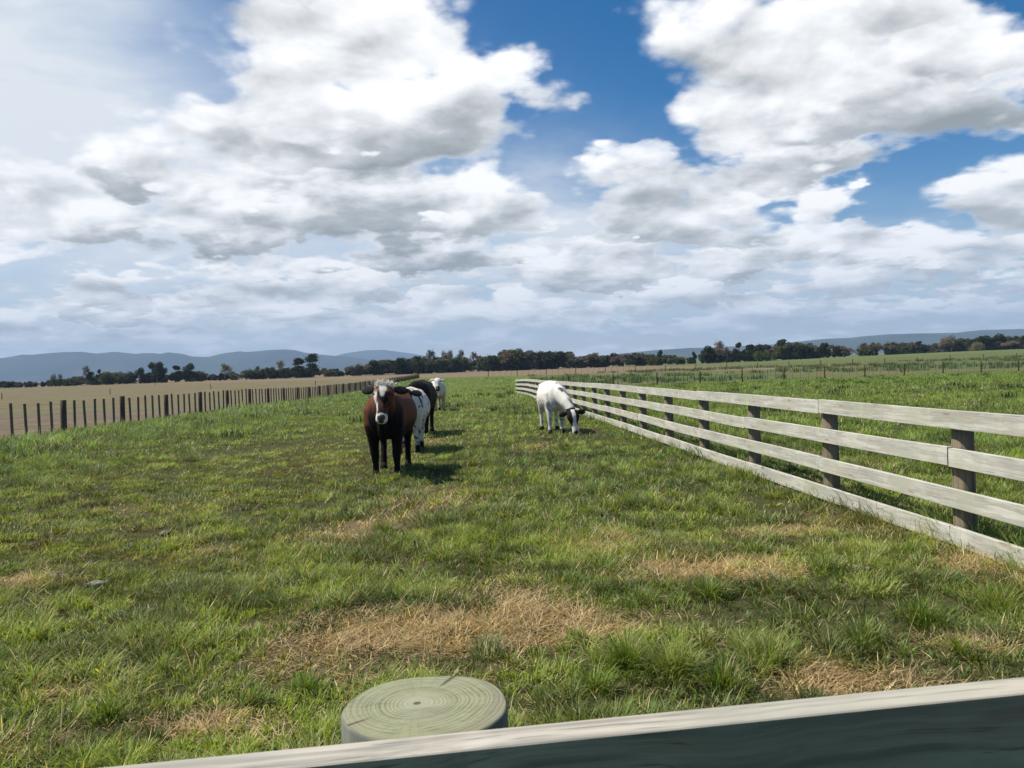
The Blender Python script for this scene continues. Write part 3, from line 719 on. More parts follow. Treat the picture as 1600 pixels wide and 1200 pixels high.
def batten_fence(name, label, pts_f, n_posts, nb, post_r, post_h, bw, bh, mat_post, mat_bat, nwires, seed=1, bscale=(1, 1)):
    rs = random.Random(seed)
    root = empty(name, tuple(pts_f(0))); tag(root, label, 'fence'); o0 = Vector(root.location)
    pms = [tube_mesh('post', post_r, post_r * .95, post_h, 10, seed=seed + k_, z0=-.2) for k_ in range(3)]
    vv, f = box_np(0, 0, -.02, bw, bw * .8, bh), BQ
    bms = []
    for k_ in range(3):
        me = board_mesh('batten', bh, bw * .7, bw, seed=k_ + seed, bow=.004, segs=3)
        bms.append(me)
    ind = []
    for i in range(n_posts):
        p_ = pts_f(i); o = link('post', pms[i % 3], mat_post, root); o.location = p_ - o0
        o.rotation_euler = (R(rs.uniform(-1, 1)), R(rs.uniform(-1.2, 1.2)), rs.uniform(0, 6)); o.scale.z = rs.uniform(.97, 1.03)
        if i < n_posts - 1:
            for k_ in range(1, nb + 1): ind.append(pts_f(i + k_ / (nb + 1)))
    ind.sort(key=lambda v: v.y + 0 * v.x)
    for p_ in ind[:100]:
        o = link('batten', bms[rs.randrange(3)], mat_bat, root)
        o.location = p_ - o0 + Vector((0, 0, .03)); o.rotation_euler = (R(rs.uniform(-.8, .8)), -math.pi / 2 + R(rs.uniform(-1.6, 1.6)), 0)
        o.scale.x = rs.uniform(.96, 1.03)
    if len(ind) > 100:
        vs2, q2 = [], []
        for k_, p_ in enumerate(ind[100:]):
            vs2.append(box_np(p_.x - o0.x, p_.y - o0.y, p_.z - o0.z + .02, bw, bw * .8, bh * rs.uniform(.96, 1.03), rs.uniform(-.02, .02))); q2.append(BQ + 8 * k_)
        o = link('battens', mesh_np('battens', np.concatenate(vs2), quads=np.concatenate(q2)), mat_bat, root); o['kind'] = 'stuff'
    if nwires:
        wire_part([pts_f(i) - o0 for i in range(n_posts)], [bh * (k_ + .7) / (nwires + .2) for k_ in range(nwires)], .0028, root)
    return root
def lf(i):
    y_ = 28.45 - 4.8 * 2 + 4.8 * i; x_ = left_line(y_); return Vector((x_, y_, gh(x_, y_)))
batten_fence('batten_fence', 'dark timber post and batten wire fence receding along the left of the lane', lf, 44, 5, .105, 1.16, .072, 1.10, M_post_dark, M_batten, 6, 1)
def rf(i):
    y_ = 78 + .72 * i; x_ = 5.5 + 4.45 * i; return Vector((x_, y_, gh(x_, y_)))
batten_fence('wire_fence', 'thin wire fence with dark posts and pale battens crossing the right paddock', rf, 19, 4, .075, 1.30, .05, 1.15, M_post_dark, M_batten_pale, 5, 11)
def ff(i):
    y_ = 205 - .9 * i; x_ = -6 + 7.4 * i; return Vector((x_, y_, gh(x_, y_)))
batten_fence('distant_fence', 'faint distant fence of pale battens in front of the far trees on the right', ff, 24, 4, .10, 1.3, .07, 1.2, M_post_dark, M_batten_pale, 0, 21)
# lone posts standing in the brown field
for (px, py, lab) in [(3, 624, 'lone wooden post at the left edge of the brown field'), (172, 616, 'thin lone post in the brown field, fifth from the right hand trees'), (243, 603, 'short dark post in the tan field below the round dark trees'),
                      (330, 608, 'leaning dark post in the tan field between the bare trees and the fence'), (493, 602, 'dark post in the tan field below the tall pine')]:
    p_ = gpt(px, py)
    o = link('field_post', tube_mesh('field_post', .07, .06, 1.05, 8, seed=px, z0=-.1), M_post_dark); o.location = p_; o.rotation_euler = (0, R(-8 if px == 330 else 1.5), 0)
    tag(o, lab, 'post', 'lone posts in the brown field')

stm, N = material('pale_stone')
pp = N.n('ShaderNodeTexCoord').outputs['Object']; sn = N.noise(pp, 30, 5, .7)
N.out(N.pbr(N.mix(N.step(sn, .35, .65), (.13, .12, .095), (.26, .245, .20)), .9, N.bump(sn, .6, .004), .2))
rs_ = random.Random(4)
for (px, py, r_, lab_) in [(150, 914, .055, 'larger of two pale flat stones lying together in the grass at the lower left'), (166, 909, .036, 'smaller stone of the pair lying together in the grass at the lower left'), (258, 838, .05, 'pale flat stone in the yellowish grass nearer the batten fence than the others'),
                     (90, 903, .05, 'single pale stone left of the pair in the grass'), (1345, 893, .05, 'pale stone in a bare spot beside the board fence')]:
    bm = bmesh.new(); bmesh.ops.create_icosphere(bm, subdivisions=3, radius=r_)
    ph = [rs_.uniform(0, 6) for _ in range(4)]
    for v in bm.verts:
        d = v.co.normalized(); k_ = 1 + .22 * math.sin(d.x * 4 + ph[0]) * math.sin(d.y * 5 + ph[1]) + .12 * math.sin(d.z * 9 + d.x * 7 + ph[2])
        v.co = Vector((v.co.x * k_ * 1.3, v.co.y * k_, v.co.z * k_ * .45))
    me = bpy.data.meshes.new('stone'); bm.to_mesh(me); bm.free()
    o = link('stone', me, stm, smooth=True); p_ = gpt(px, py); o.location = (p_.x, p_.y, float(ground_h(p_.x, p_.y)) + r_ * .35); o.rotation_euler = (0, 0, rs_.uniform(0, 6))
    tag(o, lab_, 'stone', 'pale stones in the grass')
# ------------------------------------------------------------------ trees
def leaf_tris(P, size, rs, flat=.0):
    n_ = len(P); a = rs.normal(size=(n_, 3)); a /= np.linalg.norm(a, axis=1)[:, None]
    b = rs.normal(size=(n_, 3)); b -= (a * b).sum(1)[:, None] * a; b /= np.linalg.norm(b, axis=1)[:, None]
    s_ = size * rs.uniform(.5, 1.4, n_)[:, None]
    v = np.stack([P + a * s_, P - a * s_ * .6 + b * s_ * .8, P - a * s_ * .6 - b * s_ * .8], 1).reshape(-1, 3)
    return v, np.arange(3 * n_).reshape(-1, 3)
def limb_np(a, b, r0_, r1_, k_=5):
    a = np.array(a, float); b = np.array(b, float); d = b - a; d /= np.linalg.norm(d) + 1e-9
    u_ = np.cross(d, [0.3, 1, .1]); u_ /= np.linalg.norm(u_); w_ = np.cross(d, u_)
    an = np.linspace(0, 2 * np.pi, k_, endpoint=False)
    ra = a + r0_ * (np.cos(an)[:, None] * u_ + np.sin(an)[:, None] * w_); rb = b + r1_ * (np.cos(an)[:, None] * u_ + np.sin(an)[:, None] * w_)
    q = np.array([(i, (i + 1) % k_, k_ + (i + 1) % k_, k_ + i) for i in range(k_)])
    return np.concatenate([ra, rb]), q
def tree_np(kind, seed):
    """unit tree: height 1, half width ~ .5 ; returns crown (verts,tris), trunk (verts,quads)"""
    rs = np.random.default_rng(seed); P = []; limbs = []
    if kind == 'round':
        limbs.append(((0, 0, -.02), (0, 0, .45), .035, .02))
        for i in range(13):
            a = rs.uniform(0, 6.28); r = rs.uniform(.05, .30); z_ = rs.uniform(.25, .82) ; r *= 1.15 - abs(z_ - .45) * 1.1
            c0 = np.array([math.cos(a) * r, math.sin(a) * r, z_]); s_ = rs.uniform(.10, .18)
            limbs.append(((0, 0, rs.uniform(.2, .45)), tuple(c0), .014, .005))
            u_ = rs.normal(size=(150, 3)); u_ /= np.linalg.norm(u_, axis=1)[:, None]
            P.append(c0 + u_ * s_ * rs.uniform(.45, 1.12, 150)[:, None] * np.array([1.15, 1.15, .85]))
        size = .038
    elif kind == 'bush':
        limbs.append(((0, 0, -.02), (0, 0, .3), .03, .02))
        for i in range(14):
            a = rs.uniform(0, 6.28); r = rs.uniform(.1, .42); z_ = rs.uniform(.12, .75) * (1.15 - r)
            c0 = np.array([math.cos(a) * r, math.sin(a) * r, z_]); s_ = rs.uniform(.12, .20)
            limbs.append(((0, 0, .1), tuple(c0), .012, .004))
            u_ = rs.normal(size=(130, 3)); u_ /= np.linalg.norm(u_, axis=1)[:, None]
            P.append(c0 + u_ * s_ * rs.uniform(.45, 1.18, 130)[:, None])
        size = .042
    elif kind == 'pine':
        limbs.append(((0, 0, -.02), (.01, 0, .95), .03, .008))
        for z_, r in ((.30, .36), (.38, .42), (.48, .40), (.56, .30), (.74, .26), (.82, .34), (.90, .24), (.96, .12)):
            for j in range(7):
                a = rs.uniform(0, 6.28); rr_ = r * rs.uniform(.35, 1)
                c0 = np.array([math.cos(a) * rr_, math.sin(a) * rr_, z_ + rs.uniform(-.03, .03)])
                limbs.append(((0, 0, z_ - .05), tuple(c0), .010, .003))
                P.append(c0 + rs.normal(size=(44, 3)) * np.array([.075, .075, .032]))
        size = .034
    else:  # bare or thin leaved: many fine twigs
        limbs.append(((0, 0, -.02), (0, 0, .35), .028, .02))
        def grow(a, d, L, r, dep):
            b = a + d * L; limbs.append((tuple(a), tuple(b), r, r * .6))
            if dep == 0:
                P.append(b + rs.normal(size=(9, 3)) * .045); return
            for _ in range(3 if dep > 1 else 3):
                nd = d + rs.normal(size=3) * .42; nd[2] = abs(nd[2]) * .9 + .15; nd /= np.linalg.norm(nd); grow(b, nd, L * rs.uniform(.62, .82), r * .6, dep - 1)
        for _ in range(4):
            d = rs.normal(size=3) * .38; d[2] = 1; d /= np.linalg.norm(d); grow(np.array([0, 0, rs.uniform(.15, .35)]), d, .22, .013, 3)
        size = .026
    P = np.concatenate(P); P = P[P[:, 2] > .02]
    P[:, 2] = P[:, 2] / P[:, 2].max()
    cv, ct = leaf_tris(P, size, rs)
    tv, tq, off_ = [], [], 0
    for l in limbs:
        v, q = limb_np(*l, k_=4); tv.append(v); tq.append(q + off_); off_ += len(v)
    return (cv, ct), (np.concatenate(tv), np.concatenate(tq))
def leaf_mat(name, a, b):
    m_, N = material(name)
    p = N.n('ShaderNodeNewGeometry').outputs['Position']; rnd = N.n('ShaderNodeObjectInfo').outputs['Random']
    c_ = N.mix(N.step(N.noise(p, .6, 3, .6), .35, .65), a, b)
    c_ = N.mix(N.mul(rnd, .5), c_, N.mix(.5, a, b))
    d_ = N.n('ShaderNodeBsdfDiffuse'); N.put(d_.inputs[0], c_); t_ = N.n('ShaderNodeBsdfTranslucent'); N.put(t_.inputs[0], c_)
    x_ = N.n('ShaderNodeMixShader'); x_.inputs[0].default_value = .3; N.t.links.new(d_.outputs[0], x_.inputs[1]); N.t.links.new(t_.outputs[0], x_.inputs[2])
    N.out(x_.outputs[0]); return m_
LM = {'dark': leaf_mat('dark_leaves', (.030, .042, .018), (.055, .068, .028)), 'green': leaf_mat('green_leaves', (.065, .085, .030), (.115, .130, .045)),
      'yellow': leaf_mat('yellowish_leaves', (.16, .16, .065), (.23, .21, .09)), 'brown': leaf_mat('bare_twigs', (.13, .10, .065), (.20, .155, .105)),
      'pink': leaf_mat('reddish_twigs', (.18, .145, .10), (.25, .20, .14)), 'grey': leaf_mat('greyish_leaves', (.085, .09, .055), (.13, .13, .08))}
mb, N = material('bark'); N.out(N.pbr(N.mix(N.step(N.noise(N.n('ShaderNodeNewGeometry').outputs['Position'], 3, 4, .6), .3, .7), (.05, .04, .03), (.12, .10, .08)), .9, None, .1)); M_bark = mb
protos = {}
def proto(kind, s_):
    if (kind, s_) not in protos:
        (cv, ct), (tv, tq) = tree_np(kind, s_ * 13 + hash_kind[kind])
        cm = mesh_np(kind + '_crown', cv, ct); tm = mesh_np(kind + '_trunk', tv, quads=tq)
        protos[(kind, s_)] = (cm, tm, cv, ct)
    return protos[(kind, s_)]
hash_kind = {'round': 100, 'bush': 200, 'pine': 300, 'bare': 400}
rt_ = random.Random(9)
def tree(name, px, top, w, Y, kind, col, label, var=0):
    x_ = at_depth(px, top, Y).x; tz = at_depth(px, top, Y).z; g_ = gh(x_, Y); H_ = tz - g_; wid = w * Y / 1250
    cm, tm, cv, ct = proto(kind, var)
    root = empty(name, (x_, Y, g_)); tag(root, label, 'tree', 'trees along the far edge of the fields')
    key = (cm.name, col)
    if key not in cmats:
        c2 = cm.copy(); c2.materials.clear(); c2.materials.append(LM[col]); cmats[key] = c2
    rz = rt_.uniform(0, 6.28)
    for nm, me in (('crown', cmats[key]), ('trunk', tm)):
        o = link(nm, me, M_bark if nm == 'trunk' else None, root); ww = wid / .86
        o.scale = (ww, ww, H_); o.rotation_euler = (0, 0, rz)
cmats = {}
TREES = [
 ('bushy_tree', 87, 584, 14, 400, 'bush', 'green', 'small bushy green tree alone near the left end of the treeline', 0),
 ('bushy_tree', 116, 589, 22, 395, 'bush', 'grey', 'pale green shrub just left of the leftmost bare tree', 1),
 ('bare_tree', 133, 571, 14, 400, 'bare', 'pink', 'leftmost bare pinkish tree rising over dark bushes', 0),
 ('round_tree', 141, 580, 14, 402, 'round', 'dark', 'dark tree touching the right side of the leftmost bare tree', 0),
 ('round_tree', 156, 577, 13, 410, 'round', 'dark', 'small dark round topped tree right of the leftmost bare tree', 1),
 ('bushy_tree', 172, 580, 34, 398, 'bush', 'green', 'wide green bush between the bare tree and the big round tree', 2),
 ('bushy_tree', 197, 580, 26, 405, 'bush', 'dark', 'low dark bush left of the big round tree', 0),
 ('round_tree', 220, 574, 20, 405, 'round', 'dark', 'dark tree leaning on the left side of the big round tree', 2),
 ('round_tree', 245, 565, 32, 400, 'round', 'dark', 'big dark dome shaped tree on the left, the broadest there', 0),
 ('round_tree', 273, 571, 26, 402, 'round', 'dark', 'dark tree between the big dome shaped tree and its tall right neighbour', 1),
 ('round_tree', 297, 567, 24, 400, 'round', 'dark', 'tall dark tree ending the left dark clump', 2),
 ('willow_tree', 350, 567, 26, 400, 'bare', 'yellow', 'yellowish leafing tree left of the two pines, apart from the others', 1),
 ('bushy_tree', 384, 576, 34, 405, 'bush', 'green', 'low mid green bush between the yellowish tree and the pale thin tree', 1),
 ('bare_tree', 403, 571, 12, 410, 'bare', 'grey', 'small pale thin tree over the green bushes', 2),
 ('round_tree', 421, 573, 18, 400, 'round', 'green', 'grey green tree beside the tall pale yellow one', 0),
 ('poplar_tree', 437, 563, 17, 405, 'bare', 'yellow', 'tall pale yellow green tree left of the pines', 0),
 ('round_tree', 450, 574, 9, 398, 'round', 'dark', 'tiny dark tree left of the smaller pine', 1),
 ('pine_tree', 466, 559, 22, 400, 'pine', 'dark', 'smaller of the two dark pines, on the left', 0),
 ('pine_tree', 488, 552, 24, 398, 'pine', 'dark', 'tallest dark pine with two tiers of branches', 1),
 ('bushy_tree', 556, 568, 26, 400, 'bush', 'grey', 'pale greyish bush right of the pines', 2),
 ('round_tree', 583, 562, 26, 400, 'round', 'dark', 'dark dense tree at the left end of the centre wood', 2),
 ('round_tree', 625, 558, 20, 402, 'round', 'dark', 'dark tree above the first brown cow, behind the fence end', 0),
 ('round_tree', 651, 557, 24, 402, 'round', 'dark', 'dark rounded tree left of the tall bare trees', 1),
 ('bare_tree', 671, 546, 22, 420, 'bare', 'grey', 'leftmost tall thin bare tree above the centre wood', 0),
 ('bare_tree', 692, 547, 18, 420, 'bare', 'pink', 'second tall bare pinkish tree above the centre wood', 1),
 ('bare_tree', 704, 546, 16, 422, 'bare', 'pink', 'third tall bare pinkish tree above the centre wood', 2),
 ('bare_tree', 720, 545, 14, 420, 'bare', 'grey', 'narrow pale bare tree above the centre wood', 2),
 ('bare_tree', 739, 549, 16, 420, 'bare', 'brown', 'rightmost of the tall bare trees above the centre wood', 0),
 ('round_tree', 780, 551, 24, 410, 'round', 'dark', 'dark tree on the left shoulder of the highest part of the wood', 1),
 ('round_tree', 808, 545, 34, 412, 'round', 'dark', 'highest dark crown of the centre wood above the grazing cow', 2),
 ('round_tree', 846, 549, 32, 412, 'round', 'dark', 'dark crown right of the highest part of the centre wood', 0),
 ('bare_tree', 888, 551, 22, 415, 'bare', 'brown', 'brown bare tree at the right end of the centre wood', 1),
 ('bare_tree', 931, 550, 26, 415, 'bare', 'brown', 'low brown tree between the centre wood and the round black tree', 2),
 ('round_tree', 957, 552, 14, 412, 'round', 'dark', 'small dark tree beside an orange brown bush', 1),
 ('bare_tree', 967, 556, 16, 408, 'bare', 'pink', 'low orange brown bush in the treeline above the board fence', 0),
 ('bushy_tree', 995, 551, 32, 405, 'bush', 'dark', 'wide dark evergreen bush above the middle of the board fence', 1),
 ('round_tree', 1032, 546, 11, 410, 'round', 'dark', 'small round black tree standing against the right hill', 2),
 ('bushy_tree', 1058, 556, 34, 402, 'bush', 'green', 'low green bushes right of the small round black tree', 2),
 ('round_tree', 1084, 549, 9, 400, 'round', 'dark', 'little dark tree left of the big dark dome', 0),
 ('round_tree', 1106, 540, 28, 380, 'round', 'dark', 'dark dome shaped tree left of the orange bare tree', 2),
 ('bare_tree', 1122, 532, 20, 378, 'bare', 'pink', 'tall orange brown bare tree right of centre', 0),
 ('bare_tree', 1136, 541, 18, 376, 'bare', 'pink', 'shorter orange brown tree touching the tall orange one', 1),
 ('round_tree', 1156, 535, 22, 385, 'round', 'dark', 'dark flat topped tree right of the orange bare trees', 1),
 ('round_tree', 1180, 537, 28, 385, 'round', 'dark', 'broad dark tree between two flat topped ones', 0),
 ('bushy_tree', 1190, 548, 34, 372, 'bush', 'green', 'green bush in front of the dark flat topped trees', 0),
 ('round_tree', 1222, 530, 34, 385, 'round', 'green', 'high spreading grey green tree, highest right of the orange one', 1),
 ('round_tree', 1250, 539, 26, 380, 'round', 'dark', 'dark tree at the right foot of the high spreading tree', 2),
 ('round_tree', 1287, 535, 20, 380, 'round', 'dark', 'single dark crown rising from bushes left of the brown hedge', 0),
 ('bare_tree', 1318, 542, 34, 375, 'bare', 'brown', 'brownish bare bush left of the long brown tree', 1),
 ('bare_tree', 1366, 537, 40, 370, 'bare', 'brown', 'wide brown bare tree at the left end of the rise', 2),
 ('round_tree', 1436, 533, 22, 460, 'round', 'dark', 'dark tree rising above the hedge on the rise', 1),
 ('bare_tree', 1487, 523, 34, 455, 'bare', 'pink', 'big reddish bare tree on the right against the hill', 1),
 ('bushy_tree', 1527, 534, 22, 440, 'bush', 'yellow', 'yellow green bush under the right hand pine', 0),
 ('pine_tree', 1533, 525, 16, 455, 'pine', 'dark', 'dark pine on the right between two reddish trees', 0),
 ('round_tree', 1561, 521, 26, 455, 'round', 'dark', 'dark spreading tree near the right edge', 2),
 ('round_tree', 1592, 524, 26, 455, 'round', 'dark', 'dark tree cut by the right edge', 0),
 ('bare_tree', 1580, 532, 30, 445, 'bare', 'pink', 'low reddish bush in front of the rightmost dark tree', 2),
]
for a in TREES: tree(*a)
# the rest of the far wood reads as one mass
wv_, wt_, off_ = [], [], 0
acc = {'dark': [[], [], 0], 'green': [[], [], 0], 'brown': [[], [], 0], 'grey': [[], [], 0]}
prof = [(-300, 10), (0, 11), (60, 8), (120, 12), (150, 16), (300, 15), (340, 12), (440, 15), (500, 12), (560, 14), (600, 22), (660, 24), (760, 22), (800, 28), (860, 24), (900, 20), (960, 18), (1010, 17), (1060, 12), (1090, 14), (1110, 22), (1240, 23), (1280, 18), (1350, 18), (1400, 19), (1460, 14), (1500, 20), (1600, 26), (1900, 24)]
for k_ in range(640):
    px = rt_.uniform(-260, 1880)
    hp = np.interp(px, [a for a, b in prof], [b for a, b in prof]) * rt_.uniform(.6, 1.15)
    Y_ = rt_.uniform(404, 440) if px < 1380 else rt_.uniform(455, 480)
    yb = 599 - .035 * px + 3.3 * 1250 / Y_ * .8
    x_ = at_depth(px, 575, Y_).x; g_ = gh(x_, Y_); H_ = hp * Y_ / 1250 * 1.05; ww = H_ * rt_.uniform(1.0, 1.9)
    kind = rt_.choice(['bush', 'round', 'bush', 'bare']); col = 'brown' if kind == 'bare' else rt_.choice(['dark', 'dark', 'green', 'green', 'green', 'dark', 'grey'])
    cm, tm, cv, ct = proto(kind, rt_.randrange(3)); a = rt_.uniform(0, 6.28)
    cen = cv.reshape(-1, 3, 3).mean(1, keepdims=True); cv = (cen + (cv.reshape(-1, 3, 3) - cen) * 1.5).reshape(-1, 3)
    sub = rt_.random() * 0; v = np.stack([(cv[:, 0] * math.cos(a) - cv[:, 1] * math.sin(a)) * ww + x_, (cv[:, 0] * math.sin(a) + cv[:, 1] * math.cos(a)) * ww + Y_, cv[:, 2] * H_ + g_], -1)
    A = acc[col]; A[0].append(v); A[1].append(ct + A[2]); A[2] += len(v)
fv = []; ft = []; fmi = []; off_ = 0
wood = None
for mi, (col, A) in enumerate(acc.items()):
    v = np.concatenate(A[0]); fv.append(v); ft.append(np.concatenate(A[1]) + off_); fmi.append(np.full(len(ft[-1]), mi, np.int32)); off_ += len(v)
wme = mesh_np('far_wood', np.concatenate(fv), np.concatenate(ft))
for col in acc: wme.materials.append(LM[col])
wme.polygons.foreach_set('material_index', np.concatenate(fmi)); 
tag(link('far_wood', wme), 'low mass of dark green and brown trees and scrub along the horizon', 'wood', kind='stuff')

# ------------------------------------------------------------------ hills
hm, N = material('hill_cover')
p = N.n('ShaderNodeNewGeometry').outputs['Position']
c_ = N.mix(N.step(N.noise(p, .0016, 5, .6), .35, .65), (.022, .035, .022), (.045, .062, .035))
N.out(N.pbr(c_, 1, None, 0))
def hills(name, prof, Y0, depth, seed):
    px = np.linspace(prof[0][0], prof[-1][0], 420); py = np.interp(px, [a for a, b in prof], [b for a, b in prof])
    vs_ = []
    ts = np.linspace(0, 1, 24)
    for t in ts:
        for a, b in zip(px, py):
            Yc = Y0 + depth * .55
            p_ = at_depth(a, b, Yc); H_ = max(p_.z + 1.0, 0)
            k_ = math.sin(math.pi * min(1, t / .55 * .5 if t < .55 else .5 + (t - .55) / .45 * .5))
            Yt = Y0 + depth * t; xx_ = p_.x * Yt / Yc
            rel = 1 - abs(t - .55) * 1.3
            nn = fbm(np.array([xx_]), np.array([Yt]), 900, 5, seed)[0]
            z_ = H_ * k_ ** .85 * (1 + (nn - .55) * .9 * (1 - k_ ** 3)) * 1.0
            vs_.append((xx_, Yt, -1.6 + z_ + (0.6 if k_ > .5 else 0)))
    n_ = len(px); id_ = np.arange(n_ * len(ts)).reshape(len(ts), n_)
    q = np.stack([id_[:-1, :-1], id_[:-1, 1:], id_[1:, 1:], id_[1:, :-1]], -1).reshape(-1, 4)
    tag(link(name, mesh_np(name, vs_, quads=q), hm, smooth=True), kind='structure')
hills('hills', [(-700, 575), (-400, 566), (-150, 560), (0, 560), (20, 557), (35, 554), (50, 554.5), (75, 552), (100, 550.5), (130, 550), (150, 553), (178, 550), (190, 551), (212, 553.5), (222, 552), (240, 552), (252, 553), (262, 550.5), (285, 553), (300, 557), (325, 558),
      (350, 552), (375, 549), (384, 550), (400, 549), (420, 547), (445, 546), (462, 547.5), (475, 551), (495, 553.5), (520, 556), (545, 558), (570, 561), (610, 571), (640, 582)], 6200, 2200, 1.)
hills('hills_right', [(880, 570), (930, 562), (960, 553.5), (985, 551), (1020, 547.5), (1050, 545.5), (1075, 544), (1110, 543), (1150, 541), (1200, 539), (1240, 534.5), (1290, 529.5), (1330, 528), (1345, 526), (1390, 522.5), (1440, 521), (1495, 520), (1530, 516), (1600, 514), (1700, 512), (1900, 509), (2200, 520)], 5200, 2000, 4.)
hills('hills_far', [(440, 590), (500, 562), (540, 552), (570, 547.5), (600, 546.5), (640, 552), (700, 562), (780, 571)], 9500, 1800, 7.)

# ------------------------------------------------------------------ cattle
def loft(bm, rings, seg=20):
    """rings: (centre, axis_u, axis_v, ru, rv)"""
    rr_ = []
    for (c0, u_, v_, ru, rv_) in rings:
        rr_.append([bm.verts.new(Vector(c0) + u_ * ru * math.cos(a) + v_ * rv_ * math.sin(a)) for a in [2 * math.pi * k_ / seg for k_ in range(seg)]])
    for a, b in zip(rr_[:-1], rr_[1:]):
        for k_ in range(seg): bm.faces.new((a[k_], a[(k_ + 1) % seg], b[(k_ + 1) % seg], b[k_]))
    bm.faces.new(rr_[0][::-1]); bm.faces.new(rr_[-1])
def chain(bm, pts, seg=14):
    """pts: (x,y,z,rx,rdepth)"""
    P_ = [Vector(p[:3]) for p in pts]; rings = []
    for i, p in enumerate(pts):
        d = (P_[min(i + 1, len(P_) - 1)] - P_[max(i - 1, 0)]).normalized()
        u_ = Vector((1, 0, 0)); u_ = (u_ - d * u_.dot(d)).normalized(); v_ = d.cross(u_)
        rings.append((P_[i], u_, v_, p[3], p[4]))
    loft(bm, rings, seg)
def hoof_mesh(x, y):
    bm = bmesh.new(); chain(bm, [(x, y + .01, .115, .05, .05), (x, y, .06, .058, .06), (x, y - .02, -.005, .062, .075)], 12)
    me = bpy.data.meshes.new('hoof'); bm.to_mesh(me); bm.free(); return me
fur_m, N = material('cow_hide')
c_ = N.attr('fur'); pn = N.n('ShaderNodeTexCoord').outputs['Object']
fn = N.noise(N.vscale(pn, (60, 60, 18)), 1, 4, .6)
c_ = N.mix(N.mul(N.step(fn, .35, .75), .4), c_, N.mix(1, c_, (.7, .66, .62), 'MULTIPLY'))
N.out(N.pbr(c_, .75, N.bump(fn, .6, .012), .12))
hoofm, N = material('hoof_horn'); N.out(N.pbr((.018, .014, .012), .8, None, .1))
nosem, N = material('nose_skin'); N.out(N.pbr((.03, .022, .022), .35, None, .5))
eyem, N = material('cow_eye'); N.out(N.pbr((.012, .008, .006), .08, None, .8))
earm, N = material('ear_hide'); N.out(N.pbr(N.attr('fur'), .8, None, .2))
WHITE = np.array([.66, .62, .55]); BLACK = np.array([.007, .006, .006]); BROWN = np.array([.115, .040, .018]); CREAM = np.array([.62, .53, .42])

